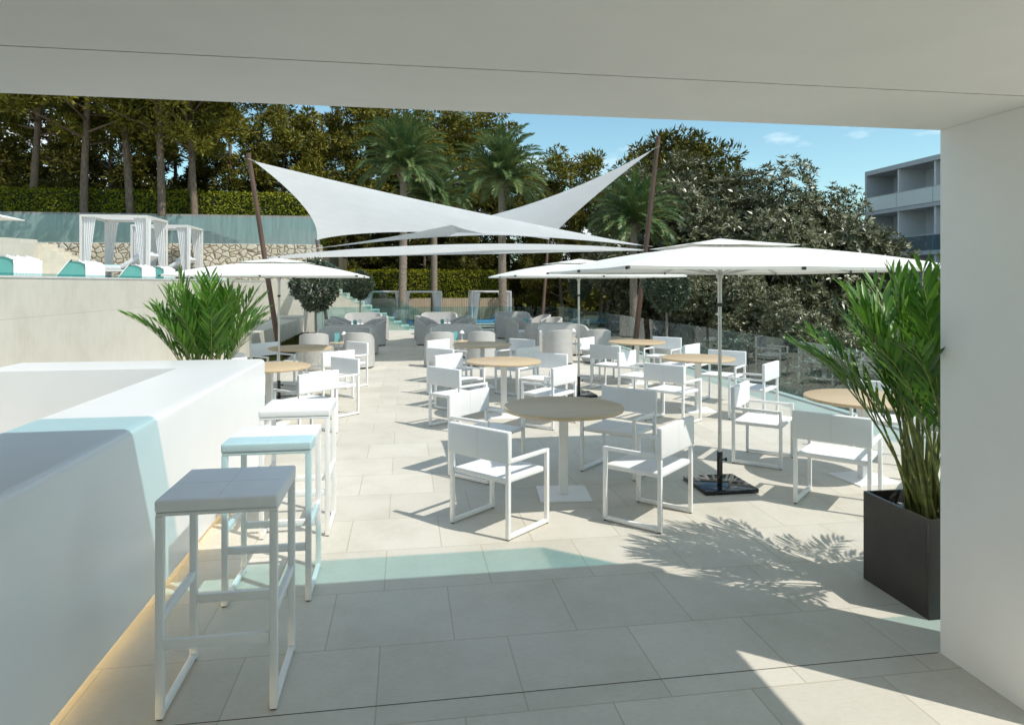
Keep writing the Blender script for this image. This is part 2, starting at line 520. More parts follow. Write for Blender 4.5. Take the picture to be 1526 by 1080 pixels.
# ------------------------------------------------------------------ pavilion over the camera
pav = empty("pavilion", (0, 0, 0), 0, "white pavilion with a flat ceiling and one square column", "pavilion")
FE, PR = 2.865, 2.30
MB().box(-9.0, 2.955, PR, FE, 2.48, 2.715).build("front_beam", M["plaster"], pav)
MB().box(-9.0, 2.955, -3.6, PR - 0.007, 2.481, 2.715).build("ceiling", M["plaster"], pav)
MB().box(-9.0, 2.953, PR - 0.02, PR + 0.02, 2.60, 2.713).build("joint_backing", M["glide"], pav)
MB().box(2.511, 2.884, 2.275, FE - 0.002, 0.0, 2.479).build("column", M["plaster"], pav)
MB().box(-9.0, 2.0, -3.9, -3.6, 0.0, 2.479).build("rear_wall", M["plaster"], pav)
# frameless glass parapet round the roof edge
MB().box(-9.0, 2.90, FE - 0.055, FE - 0.040, 2.716, 3.56).build("parapet_glass", M["glass_roof"], pav)
MB().box(2.885, 2.90, -3.0, FE - 0.060, 2.716, 3.56).build("parapet_glass", M["glass_roof"], pav)

# ------------------------------------------------------------------ bar
bar = empty("bar_counter", (-1.6, 3.0, 0), 0, "white L-shaped bar counter with rounded edges and a warm light strip beneath", "bar counter")
def bar_body():
    b = bmesh.new()
    out = [(-1.345, -2.2), (-1.345, 6.856), (-3.5, 6.856), (-3.5, 6.155), (-1.925, 6.155), (-1.925, -2.2)]
    lo = [b.verts.new((x, y, 0.065)) for x, y in out]
    hi = [b.verts.new((x, y, 1.03)) for x, y in out]
    n = len(out)
    b.faces.new(list(reversed(lo)))
    top = b.faces.new(hi)
    for i in range(n):
        b.faces.new((lo[i], lo[(i + 1) % n], hi[(i + 1) % n], hi[i]))
    bmesh.ops.recalc_face_normals(b, faces=b.faces)
    b.verts.ensure_lookup_table()
    ed = [e for e in b.edges if all(abs(v.co.z - 1.03) < 1e-6 for v in e.verts)]
    inner = [e for e in ed if all(abs(v.co.x + 1.925) < 1e-4 for v in e.verts) or (all(abs(v.co.y - 6.155) < 1e-4 for v in e.verts))]
    bmesh.ops.bevel(b, geom=[e for e in ed if e not in inner], offset=0.042, segments=5, profile=0.5, affect='EDGES')
    mb = MB(); mb.merge(b); return mb
o = bar_body().build("counter_body", M["solid_white"], bar, 40); o.matrix_parent_inverse = bar.matrix_world.inverted()
def keep(o, p):
    o.matrix_parent_inverse = Matrix.Translation(p.location).inverted()
    return o
keep(o, bar)
keep(MB().prism([(-1.62, -2.2), (-1.62, 6.60), (-3.42, 6.60), (-3.42, 6.25), (-1.82, 6.25), (-1.82, -2.2)], 0.0, 0.070).build("plinth", M["solid_white"], bar), bar)
keep(MB().box(-1.6198, -1.612, -2.1, 6.58, 0.020, 0.060).build("light_strip", M["led"], bar), bar)

# ------------------------------------------------------------------ bar stools
def make_stool():
    t = empty("bar_stool", (0, 0, 0), 0)
    w = 0.2195
    mb = MB()
    for sx in (-1, 1):
        for sy in (-1, 1):
            x0, x1 = (0.0008, 0.222) if sx > 0 else (-0.222, -0.0008)
            y0, y1 = (0.0008, 0.222) if sy > 0 else (-0.222, -0.0008)
            pass
    mb.box(-.238, .238, -.238, .238, .832, .884, .012, 4)
    mb.box(-.0007, .0007, -.228, .228, .8835, .8843, mi=1).box(-.228, .228, -.0007, .0007, .8836, .8844, mi=1)
    mb.build("seat", [M["pad"], M["seam"]], t, 40)
    rim = MB().box(-0.234, 0.234, -0.234, 0.234, 0.818, 0.8315, 0.003)
    rim.build("seat_frame", M["chair_white"], t, 40)
    for sx in (-1, 1):
        for sy in (-1, 1):
            MB().box(sx * w - 0.0155, sx * w + 0.0155, sy * w - 0.0155, sy * w + 0.0155, 0.006, 0.8178, 0.003).box(sx * w - 0.011, sx * w + 0.011, sy * w - 0.011, sy * w + 0.011, 0.0, 0.007, mi=1).build("leg", [M["chair_white"], M["glide"]], t, 40)
        MB().box(sx * w - 0.0125, sx * w + 0.0125, -w + 0.0157, w - 0.0157, 0.008, 0.034, 0.003).build("floor_rail", M["chair_white"], t, 40)
        MB().box(sx * w - 0.0125, sx * w + 0.0125, -w + 0.0157, w - 0.0157, 0.385, 0.420, 0.003).build("side_rail", M["chair_white"], t, 40)
    for sy, z in ((-1, 0.30), (1, 0.285)):
        MB().box(-w + 0.0157, w - 0.0157, sy * w - 0.0125, sy * w + 0.0125, z - 0.02, z + 0.02, 0.003).build("footrest", M["chair_white"], t, 40)
    return t
stool0 = make_stool()
stools = [S(-1.234, 2.98), S(-1.378, 3.934), S(-1.536, 4.90)]
SL = ["white square bar stool in full shade, closest to the camera", "white bar stool half in teal glass tint, middle of the row", "white sunlit bar stool at the far corner of the bar"]
for i, (x, y) in enumerate(stools):
    o = stool0 if i == 0 else copy_tree(stool0)
    o.location = (x, y, 0)
    tag(o, SL[i], "bar stool", "bar stools along the counter")

# ------------------------------------------------------------------ dining tables and chairs
def make_table():
    t = empty("round_table")
    MB().lathe([(0, 0.705), (0.488, 0.705), (0.497, 0.709), (0.50, 0.716), (0.50, 0.727), (0.497, 0.733), (0.492, 0.735), (0, 0.735)], 72).build("table_top", M["oak"], t, 40)
    MB().box(-0.036, 0.036, -0.036, 0.036, 0.0122, 0.700, 0.004).box(-0.16, 0.16, -0.16, 0.16, 0.698, 0.7045).build("column", M["chair_white"], t, 40)
    MB().box(-0.21, 0.21, -0.21, 0.21, 0.0, 0.012, 0.002).build("base_plate", M["chair_white"], t, 40)
    return t

def make_chair():
    t = empty("dining_chair")
    tb = 0.0145
    for sx in (-1, 1):
        x = sx * 0.266
        mb = MB()
        mb.box(x - tb, x + tb, 0.205, 0.205 + 2 * tb, 0.008, 0.550, 0.003)            # front post
        mb.box(x - tb, x + tb, -0.234, -0.205, 0.008, 0.715, 0.003)                   # rear post
        mb.box(x - tb, x + tb, -0.2048, 0.2048, 0.523, 0.549, 0.003)                   # arm
        mb.box(x - tb, x + tb, -0.2048, 0.2048, 0.009, 0.036, 0.003)                   # floor rail
        mb.box(x - tb * .7, x + tb * .7, 0.212, 0.228, 0.0, 0.0085, mi=1)
        mb.box(x - tb * .7, x + tb * .7, -0.229, -0.213, 0.0, 0.0085, mi=1)
        mb.build("side_frame", [M["chair_white"], M["glide"]], t, 40)
    mb = MB()
    mb.box(-0.2512, 0.2512, -0.222, 0.226, 0.378, 0.416, 0.010, 4)
    mb.box(-.0007, .0007, -.212, .216, .4155, .4163, mi=1)
    mb.build("seat", [M["sling"], M["seam"]], t, 40)
    mb = MB()
    mb.box(-.288, .288, -.243, -.201, .521, .743, .011, 4)
    mb.box(-.0008, .0008, -.2436, -.2429, .532, .732, mi=1).box(-.0008, .0008, -.2011, -.2004, .532, .732, mi=1)
    mb.build("backrest", [M["sling"], M["seam"]], t, 40)
    return t

table0 = make_table()
chair0 = make_chair()
TABLES = [
    (0.429, 5.645, "round oak table in parasol shade beside the black parasol base", "shaded table beside the black parasol base"),
    (-0.11, 9.00, "sunlit round oak table left of the middle parasol pole", "sunlit table left of the middle parasol pole"),
    (-0.507, 11.5, "shaded round oak table before the middle lounge sofas", "shaded table before the middle lounge sofas"),
    (2.575, 9.38, "sunlit round oak table halfway along the glass balustrade", "sunlit table halfway along the glass balustrade"),
    (2.21, 12.0, "sunlit round oak table in front of the right leaning mast", "sunlit table before the right leaning mast"),
    (3.16, 6.09, "round oak table half hidden behind the palm by the column", "table behind the palm by the column"),
    (-3.01, 8.40, "sunlit round oak table just past the end of the bar", "sunlit table past the end of the bar"),
    (-3.40, 10.90, "shaded round oak table beside the left parasol pole", "shaded table beside the left parasol pole"),
]
CH = [("near left", -0.52, -0.68, 0.637, 0.77), ("near right", 0.60, -0.54, -0.79, 0.61), ("far right", 0.57, 0.72, -0.58, -0.81), ("far left", -0.66, 0.62, 0.80, -0.60)]
used_c = False
for i, (X, D, lab, short) in enumerate(TABLES):
    x, y = S(X, D)
    o = table0 if i == 0 else copy_tree(table0)
    o.location = (x, y, 0)
    o.rotation_euler.z = R((-6, 3, 5, -3, 2, 4, -4, 1)[i])
    tag(o, lab, "table", "round tables on the terrace")
    for side, dx, dy, fx, fy in CH:
        j = 0.0 if i == 0 else 0.035
        cx, cy = S(X + dx + random.uniform(-j, j), D + dy + random.uniform(-j, j))
        wx, wy = S(fx, fy)
        c = chair0 if not used_c else copy_tree(chair0)
        used_c = True
        c.location = (cx, cy, 0)
        c.rotation_euler.z = math.atan2(-wx, wy) + (0 if i == 0 else random.uniform(-0.07, 0.07))
        tag(c, "white armchair at %s of the %s" % (side, short), "chair", "white armchairs round the dining tables")

# ------------------------------------------------------------------ parasols
def make_parasol():
    t = empty("parasol")
    a, ze, zi, ai = 1.25, 1.872, 2.052, 0.40
    MB().box(-0.235, 0.235, -0.235, 0.235, 0.0, 0.035, 0.003).build("base_plate", M["black_metal"], t, 40)
    MB().tube([(0, 0, 0.035), (0, 0, 0.30)], 0.024, 16).tube([(0.02, 0, 0.23), (0.05, 0, 0.23)], 0.007, 10).tube([(0.05, 0, 0.23), (0.062, 0, 0.23)], 0.016, 12).build("base_sleeve", M["black_metal"], t, 40)
    MB().tube([(0, 0, 0.30), (0, 0, 1.565)], 0.016, 16).tube([(0, 0, 1.57), (0, 0, 2.10)], 0.019, 16).build("pole", M["alu"], t, 40)
    MB().tube([(0, 0, 1.555), (0, 0, 1.585)], 0.024, 16).build("collar", M["dark_cap"], t, 40)
    MB().tube([(0, 0, 1.80), (0, 0, 1.86)], 0.030, 16).build("runner", M["alu"], t, 40)
    dirs = []
    for k in range(8):
        q = k * math.pi / 4
        cx, cy = math.cos(q), math.sin(q)
        m = max(abs(cx), abs(cy))
        dirs.append((cx / m, cy / m))
    # main canopy: ring of square sections, sagging between ribs
    def ring(h, z, sag):
        pts = []
        for k in range(8):
            d0, d1 = dirs[k], dirs[(k + 1) % 8]
            for s in range(4):
                f = s / 4
                x, y = d0[0] * (1 - f) + d1[0] * f, d0[1] * (1 - f) + d1[1] * f
                sg = math.sin(math.pi * f)
                k_in = 1 - 0.010 * sg * (h > 1.0)
                pts.append((x * h * k_in, y * h * k_in, z - sag * sg))
        return pts
    rows = []
    for i in range(9):
        f = i / 8
        h = ai + (a - ai) * f
        z = zi + (ze - zi) * f + 0.018 * math.sin(math.pi * f)
        rows.append(ring(h, z, 0.010 * math.sin(math.pi * min(1, f * 0.8))))
    mb = MB().grid(rows, closed_u=True)
    mb.grid([rows[-1], [(x * 0.999, y * 0.999, z - 0.022) for x, y, z in ring(a, ze, 0.004)]], closed_u=True)
    bmesh.ops.remove_doubles(mb.bm, verts=mb.bm.verts, dist=0.0005)
    mb.build("canopy", M["canvas"], t, 25)
    rows = [[(x * .02, y * .02, 2.140) for x, y in [(p[0], p[1]) for p in ring(1, 0, 0)]]]
    for i in range(1, 5):
        f = i / 4
        rows.append(ring(0.47 * f, 2.140 - 0.072 * f, 0.005 * f))
    MB().grid(rows, closed_u=True).build("vent_cap", M["canvas"], t, 25)
    MB().lathe([(0, 2.165), (0.014, 2.16), (0.018, 2.143), (0, 2.139)], 12).build("finial", M["dark_cap"], t, 40)
    for k, (dx, dy) in enumerate(dirs):
        mb = MB().bar((dx * 0.03, dy * 0.03, 2.095), (dx * ai, dy * ai, zi - 0.014), 0.014, 0.016)
        mb.bar((dx * ai, dy * ai, zi - 0.014), (dx * a * 0.995, dy * a * 0.995, ze - 0.013), 0.014, 0.016)
        L = math.hypot(dx, dy)
        ux, uy = dx / L, dy / L
        mb.bar((dx * a - ux * 0.012, dy * a - uy * 0.012, ze - 0.012), (dx * a + ux * 0.018, dy * a + uy * 0.018, ze - 0.016), 0.020, 0.020, mi=1)
        mb.build("rib", [M["alu"], M["dark_cap"]], t, 40)
        MB().bar((dx * 0.028, dy * 0.028, 1.835), (dx * a * 0.52, dy * a * 0.52, 1.985), 0.012, 0.014).build("strut", M["alu"], t, 40)
    return t
par0 = make_parasol()
PARS = [(1.80, 5.87, 0, "large off-white parasol on a black plate beside the shaded dining table"),
        (1.05, 10.65, 0, "off-white parasol in the middle, seen past the larger one"),
        (-3.507, 10.2, 0, "off-white parasol on the left, past the end of the bar"),
        (-14.95, 17.94, 1.70, "off-white parasol on the upper terrace, only its canopy corner in view")]
for i, (X, D, z, lab) in enumerate(PARS):
    o = par0 if i == 0 else copy_tree(par0)
    x, y = S(X, D)
    o.location = (x, y, z)
    o.rotation_euler.z = (0, R(1.5), R(-1), 0)[i]
    tag(o, lab, "parasol", "square off-white parasols")

# ------------------------------------------------------------------ glass balustrades
def balustrade(name, p, q, z0, z1, n, label, gmat="glass", rail=False, group=None):
    p, q = Vector((p[0], p[1], 0)), Vector((q[0], q[1], 0))
    d = (q - p); L = d.length
    ang = math.atan2(d.y, d.x)
    t = empty(name, (p.x, p.y, z0), ang, label, "balustrade", group)
    w = L / n
    for i in range(n):
        MB().box(i * w + 0.006, (i + 1) * w - 0.006, -0.007, 0.007, 0.03, z1 - z0).build("glass_panel", M[gmat], t)
    MB().box(0, L, -0.03, 0.03, 0.0, 0.028).build("base_channel", M["cab_frame"], t)
    return t
balustrade("glass_balustrade", (5.87, 2.8), (5.87, 25.6), 0.0, 0.895, 14, "clear glass balustrade along the tree side, reflecting chairs")
balustrade("glass_balustrade", (5.86, 25.6), (-3.3, 25.6), 0.0, 0.895, 6, "teal glass balustrade behind the lounge sofas")
# glass screen hidden behind the column (its tint falls by the planter)
balustrade("glass_balustrade", (2.90, 2.80), (5.84, 2.80), 0.0, 0.895, 2, "short return of clear glass balustrade beside the column")

# ------------------------------------------------------------------ left walls
lw = MB().box(-5.25, -5.0, -2.0, 26.95, -1.0, 1.83).build("limestone_wall", M["cladding"])
tag(lw, "long pale limestone retaining wall behind the bar", "wall")
balustrade("glass_upstand", (-5.02, -2.0), (-5.02, 26.9), 1.831, 1.895, 10, "low green glass upstand along the top of the limestone wall")
lo = MB().box(-4.985, -3.57, 16.7, 23.6, 0.0, 0.56, 0.006).build("low_wall", M["cladding"])
tag(lo, "low limestone ledge wall beside the grass strip", "wall")
b2 = MB().box(-4.6, -3.62, 24.15, 25.4, 0.0, 0.62, 0.006).build("low_wall", M["cladding_front"])
tag(b2, "short limestone block beyond the low ledge wall", "wall")

# grass strip
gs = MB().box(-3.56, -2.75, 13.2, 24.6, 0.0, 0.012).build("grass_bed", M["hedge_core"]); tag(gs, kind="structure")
n = 15000
base = np.stack([rng.uniform(-3.55, -2.76, n), rng.uniform(13.2, 24.6, n), np.full(n, 0.010)], 1)
dd = unit(np.stack([rng.normal(0, .35, n), rng.normal(0, .35, n), np.ones(n)], 1))
V, F = leaf_quads(base, dd, rand_dirs(n), rng.uniform(.05, .10, n), .012)
o = link_mesh("grass", np_mesh("grass", V, F), M["grass"]); tag(o, "short green grass beside the low ledge wall", "grass", kind="stuff")

# landing and stairs at the rear left
st = MB()
x = 1.95; z = -1.08; i = 0
n_st = 17
for i in range(n_st):
    zt = -1.08 + 0.164 * (i + 1)
    x1 = 1.95 - 0.30 * i
    st.box(x1 - 0.30 + 0.0005, x1, 26.95, 28.6, -1.079, zt)
o = st.build("garden_stairs", M["step"]); tag(o, "cream stone stairs behind the rear glass, rising to the left", "stairs")
lw2 = MB().box(-5.255, -3.16, 26.955, 27.15, -1.0, 1.92).box(-5.255, -3.16, 27.151, 28.6, -1.0, 1.70).build("landing_wall", M["cladding_front"])
tag(lw2, "pale stone landing wall at the head of the garden stairs", "wall")
# glass flank of the stair
fl = MB()
a = math.atan2(0.164, 0.30)
b = bmesh.new()
vs = [(1.8, 0), (-3.15, 0), (-3.15, 1), (1.8, 1)]
def zs(x): return -1.08 + (1.95 - x) * 0.164 / 0.30
pts = [(1.8, zs(1.8) + 0.05), (-3.10, zs(-3.10) + 0.05), (-3.10, zs(-3.10) + 1.0), (1.8, zs(1.8) + 1.0)]
f_ = [b.verts.new((px, 26.93, pz)) for px, pz in pts]; bk = [b.verts.new((px, 26.918, pz)) for px, pz in pts]
b.faces.new(f_); b.faces.new(list(reversed(bk)))
for k in range(4): b.faces.new((f_[k], f_[(k + 1) % 4], bk[(k + 1) % 4], bk[k]))
fl.merge(b)
o = fl.build("stair_glass", M["glass"]); tag(o, "sloping glass panel along the garden stairs", "balustrade")

# rubble wall, its glass, left stair
rw = MB().box(-26.5, -3.93, 33.22, 33.62, -1.08, 3.60).build("rubble_wall", M["rubble"]); tag(rw, "rubble stone wall behind the two left cabanas", "wall")
balustrade("glass_balustrade", (-26.4, 33.42), (-4.0, 33.42), 3.601, 4.88, 10, "tall glass balustrade standing on the rubble stone wall")
mb = MB()
for i in range(11):
    xr = -12.1 - 0.285 * i
    mb.box(-22.0, xr, 30.9, 32.2, 1.70 + 0.16 * i + (0.0005 if i else 0), 1.70 + 0.16 * (i + 1))
o = mb.build("side_stairs", M["step"]); tag(o, "cream stone stairs climbing left in front of the rubble wall", "stairs")
mb = MB().prism([(-24.0, 1.7), (-15.1, 1.7), (-15.1, 3.58), (-24.0, 4.15)], 30.55, 30.89)
bmesh.ops.transform(mb.bm, matrix=Matrix(((1, 0, 0, 0), (0, 0, 1, 0), (0, 1, 0, 0), (0, 0, 0, 1))), verts=mb.bm.verts)
o = mb.build("stair_wall", M["cladding_front"]); tag(o, "smooth cream wall left of the climbing stairs", "wall")
o = MB().box(-34, -22.4, 36.4, 36.7, 3.4, 5.2).build("boundary_wall", M["concrete"]); tag(o, "grey concrete garden wall below the hedge at far left", "wall")
o = MB().box(-21.5, -4.55, 37.2, 37.5, 3.4, 5.35).build("boundary_wall", M["concrete"]); tag(o, "grey concrete garden wall seen through the tall glass", "wall")

# ------------------------------------------------------------------ hedges and fence
def hedge(name, x0, x1, y0, y1, z0, z1, n, label):
    t = empty(name, ((x0 + x1) / 2, (y0 + y1) / 2, z0), 0, label, "hedge")
    cx, cy = (x0 + x1) / 2, (y0 + y1) / 2
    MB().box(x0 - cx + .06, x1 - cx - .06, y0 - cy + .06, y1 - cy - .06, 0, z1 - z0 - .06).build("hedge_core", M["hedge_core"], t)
    # leaves on front, top and right end
    A = [(x1 - x0) * (z1 - z0), (x1 - x0) * (y1 - y0), (y1 - y0) * (z1 - z0)]
    ns = [int(n * a / sum(A)) for a in A]
    B, Nn = [], []
    f = np.stack([rng.uniform(x0, x1, ns[0]), np.full(ns[0], y0) + rng.normal(0, .035, ns[0]), rng.uniform(z0, z1, ns[0])], 1); B.append(f); Nn.append(np.tile([0, -1, 0.2], (ns[0], 1)))
    f = np.stack([rng.uniform(x0, x1, ns[1]), rng.uniform(y0, y1, ns[1]), np.full(ns[1], z1) + rng.normal(0, .045, ns[1])], 1); B.append(f); Nn.append(np.tile([0, 0, 1.0], (ns[1], 1)))
    f = np.stack([np.full(ns[2], x1) + rng.normal(0, .04, ns[2]), rng.uniform(y0, y1, ns[2]), rng.uniform(z0, z1, ns[2])], 1); B.append(f); Nn.append(np.tile([1.0, 0, 0], (ns[2], 1)))
    B = np.concatenate(B); Nn = np.concatenate(Nn).astype(float)
    nn = unit(Nn + rng.normal(0, .55, B.shape))
    d = unit(np.cross(nn, rand_dirs(len(B))) + Nn * 0.25)
    V, F = leaf_quads(B - np.array([cx, cy, z0]), d, nn, rng.uniform(.10, .20, len(B)), rng.uniform(.06, .10, len(B)))
    link_mesh("foliage", np_mesh("foliage", V, F), M["hedge"], t)
    return t
hedge("hedge", -34, -4.5, 38.2, 39.6, 3.4, 6.62, 27000, "long clipped hedge on the upper level behind the left pines")
hedge("hedge", -7.0, 7.15, 47.2, 48.8, -1.0, 2.62, 17000, "clipped green hedge at the rear, above the board fence")
fn = empty("board_fence", (0, 46.4, -1.08), 0, "weathered vertical board fence in front of the rear hedge", "fence")
mb = MB()
xx = -8.0
while xx < 7.4:
    mb.box(xx, xx + 0.135, -0.012, 0.012, 0, 1.87 + random.uniform(-.004, .004)); xx += 0.15
mb.build("boards", M["fence"], fn)
MB().box(-8.0, 7.4, 0.013, 0.05, 0.3, 0.38).box(-8.0, 7.4, 0.013, 0.05, 1.5, 1.58).build("rail", M["fence"], fn)

# ------------------------------------------------------------------ sails and masts
mast_data = [((-5.40, 15.8), (-6.03, 15.5), 4.74, 0.058, "brown leaning mast at left carrying the tall sail corner"),
             ((3.06, 17.0), (3.63, 16.8), 5.41, 0.062, "brown leaning mast at right carrying the upper sail tip"),
             ((-6.85, 25.2), (-7.50, 26.0), 3.46, 0.06, "short brown mast beyond the left topiary tree"),
             ((1.10, 25.1), (1.41, 26.2), 3.50, 0.06, "short brown mast behind the rear lounge chairs")]
def PT(X, D, z):
    x, y = S(X, D); return Vector((x, y, z))
for (f, tp, z, r, lab) in mast_data:
    p, q = PT(*f, 0.0), PT(*tp, z)
    t = empty("sail_mast", p, 0, lab, "mast", "masts of the shade sails")
    MB().tube([(0, 0, 0), (q - p) * 0.5, q - p], [r * 1.1, r, r * 0.85], 14).build("pole", M["mast"], t, 40)
    MB().box(-0.16, 0.16, -0.16, 0.16, 0.0, 0.014).build("foot_plate", M["mast"], t)
def on_mast(i, z):
    f, tp, zt = mast_data[i][:3]
    k = z / zt
    return PT(f[0] + (tp[0] - f[0]) * k, f[1] + (tp[1] - f[1]) * k, z)

def tri_sail(name, A, B, C, kab, kbc, kca, sag, label, n=26):
    rows = {}
    mb = MB()
    bm = mb.bm
    G = (A + B + C) / 3
    for i in range(n + 1):
        for j in range(n + 1 - i):
            a, b, c = 1 - (i + j) / n, i / n, j / n
            P = A * a + B * b + C * c
            P = P + (C - (A + B) / 2) * (4 * a * b * kab * (1 - c) ** 2) + (A - (B + C) / 2) * (4 * b * c * kbc * (1 - a) ** 2) + (B - (C + A) / 2) * (4 * c * a * kca * (1 - b) ** 2)
            P.z -= sag * 27 * a * b * c
            rows[i, j] = bm.verts.new(P)
    for i in range(n):
        for j in range(n - i):
            bm.faces.new((rows[i, j], rows[i + 1, j], rows[i, j + 1]))
            if i + j < n - 1:
                bm.faces.new((rows[i + 1, j], rows[i + 1, j + 1], rows[i, j + 1]))
    mb.solidify(0.006)
    o = mb.build(name, M["sail"], None, 60)
    for Pc in (A, B, C):
        out = (Pc - G).normalized()
        MB().tube([Pc - out * .05, Pc + out * .17], .007, 6).tube([Pc - out * .05, Pc - out * .02], .022, 8).build("corner_fitting", M["alu"], o)
    return tag(o, label, "shade sail", "white shade sails over the lounge")
tri_sail("shade_sail", on_mast(0, 4.56) + Vector((0.10, 0, 0)), PT(-7.48, 25.95, 3.44), on_mast(1, 2.70), 0.05, 0.17, 0.03, 0.05, "large white triangular sail rising to the left mast")
tri_sail("shade_sail", on_mast(1, 5.10) - Vector((0.08, 0, 0)), PT(1.40, 26.15, 3.47), on_mast(0, 2.42), 0.02, 0.12, 0.26, 0.05, "white triangular sail rising to the tip of the right mast")
# third sail, hung low between the masts
P0, P1 = on_mast(0, 2.36), on_mast(1, 2.60)
mid = PT(-0.98, 14.45, 2.60)
Q = mid * 2 - (P0 + P1) / 2
rows = []
for j in range(9):
    w = j / 8
    r_ = []
    for i in range(41):
        t_ = i / 40
        near = P0 * (1 - t_) ** 2 + Q * 2 * t_ * (1 - t_) + P1 * t_ ** 2
        ap = PT(1.30, 24.6, 2.92)
        if t_ < .5:
            k_ = t_ / .5
            far = P0 * (1 - k_) + ap * k_ + Vector((.8, -1.1, 0)) * (4 * k_ * (1 - k_) * .55)
        else:
            k_ = (t_ - .5) / .5
            far = ap * (1 - k_) + P1 * k_ + Vector((-.5, -.6, 0)) * (4 * k_ * (1 - k_) * .5)
        far.z += -.02
        p = near * (1 - w) + far * w
        p.z -= 0.10 * math.sin(math.pi * w) * (4 * t_ * (1 - t_))
        r_.append(p)
    rows.append(r_)
mb = MB().grid(rows)
bmesh.ops.remove_doubles(mb.bm, verts=mb.bm.verts, dist=0.002)
mb.solidify(0.006)
o = mb.build("shade_sail", M["sail"], None, 60); tag(o, "low white sail seen almost edge-on below the other two", "shade sail", "white shade sails over the lounge")

# ------------------------------------------------------------------ lounge furniture
def horseshoe(w, back_r, straight, front, n=10):
    """plan path (outer line) from front right round the back to front left; chair faces +Y"""
    pts = []
    hw = straight / 2
    pts.append((hw + back_r, front)); pts.append((hw + back_r, front * 0.5)); pts.append((hw + back_r, 0.0))
    for k in range(1, n + 1):
        a = -math.pi / 2 * k / n
        pts.append((hw + back_r * math.cos(a), back_r * math.sin(a)))
    if straight > 0:
        for k in range(1, 5):
            pts.append((hw - straight * k / 4, -back_r))
    for k in range(1, n + 1):
        a = -math.pi / 2 - math.pi / 2 * k / n
        pts.append((-hw + back_r * math.cos(a), back_r * math.sin(a)))
    pts.append((-hw - back_r, front * 0.5)); pts.append((-hw - back_r, front))
    return pts

def make_tub(name, straight):
    t = empty(name)
    fr, r, th = 0.24, 0.29, 0.05
    out = horseshoe(0, r, straight, fr)
    inn = horseshoe(0, r - th, straight, fr)
    n = len(out)
    rim = []
    for (x, y) in out:
        g_ = (y + r) / (fr + r)
        rim.append(0.748 - 0.16 * max(0.0, g_) ** 1.35)
    flare = 1.07
    def fl(p, z): 
        k = flare + (1 - flare) * min(1, z / 0.72)
        return (p[0] * k, p[1] * k)
    rows = []
    zsteps = [0.035, 0.25, 0.5, 0.8, 1.0]
    for q in zsteps:
        rows.append([(*fl(out[i], rim[i] * q), (0.035 if q == 0.035 else rim[i] * q)) for i in range(n)])
    rows.append([((out[i][0] + inn[i][0]) / 2, (out[i][1] + inn[i][1]) / 2, rim[i] + 0.008) for i in range(n)])
    for q in (1.0, 0.7, 0.45):
        rows.append([(inn[i][0], inn[i][1], rim[i] * q) for i in range(n)])
    mb = MB().grid(rows)
    # close the two front edges
    for idx in (0, n - 1):
        x0, x1 = sorted((inn[idx][0], out[idx][0] * (1.03)))
        mb.box(x0, x1, fr - 0.002, fr + 0.012, 0.035, rim[idx])
    mb.build("shell", M["rattan"], t, 50)
    hw = straight / 2 + r - th - 0.003
    skirt = MB().box(-hw, hw, -r * 0.55, fr - 0.015, 0.05, 0.30, 0.006)
    skirt.build("seat_base", M["rattan"], t, 40)
    cu = MB()
    nC = 1 if straight == 0 else 2
    for k in range(nC):
        x0 = -hw + 2 * hw * k / nC; x1 = -hw + 2 * hw * (k + 1) / nC
        cu.box(x0 + 0.006, x1 - 0.006, -r * 0.62, fr + 0.005, 0.302, 0.395, 0.028, 3)
    cu.build("seat_cushion", M["cushion"], t, 50)
    for sx in (-1, 1):
        for sy in (-0.17, 0.17):
            MB().tube([(sx * (hw - 0.03), sy, 0.0), (sx * (hw - 0.03), sy, 0.05)], 0.018, 8).build("foot", M["glide"], t, 40)
    return t
tub0 = make_tub("tub_chair", 0.0)
sofa0 = make_tub("tub_sofa", 0.66)
def make_side_table():
    t = empty("side_table")
    MB().lathe([(0, .455), (.235, .455), (.24, .46), (.24, .472), (.236, .476), (0, .476)], 32).build("table_top", M["oak"], t, 40)
    for k in range(3):
        a = k * 2 * math.pi / 3 + .4
        MB().tube([(math.cos(a) * .19, math.sin(a) * .19, 0), (math.cos(a) * .15, math.sin(a) * .15, .4545)], .010, 8).build("leg", M["cab_frame"], t, 40)
    return t
side0 = make_side_table()
def make_lamp():
    t = empty("table_lamp")
    MB().lathe([(0, 0), (.045, 0), (.045, .008), (.012, .012), (.012, .17), (0, .17)], 16).build("stem", M["cab_frame"], t, 40)
    MB().lathe([(.058, .165), (.05, .185), (.022, .225), (0, .235)], 20).build("shade", M["solid_white"], t, 40)
    return t
lamp0 = make_lamp()
def make_card():
    mb = MB().box(-.055, .055, -.004, .004, 0.012, .20, .001).box(-.055, .055, -.025, .025, 0.0, .012)
    return mb.build("menu_holder", M["card"], None)
M["card"] = mat_plain("teal_acrylic", (0.16, 0.42, 0.42), 0.15, var=0.05)
card0 = make_card()
first = {"tub": True, "sofa": True, "side": True, "lamp": True, "card": True}
def put(kind, src, x, y, z, rz, label, cat, group):
    o = src if first[kind] else copy_tree(src)
    first[kind] = False
    o.location = (x, y, z); o.rotation_euler.z = rz
    return tag(o, label, cat, group)
FACE_CAM, AWAY, TO_L, TO_R = math.pi, 0.0, math.pi / 2, -math.pi / 2
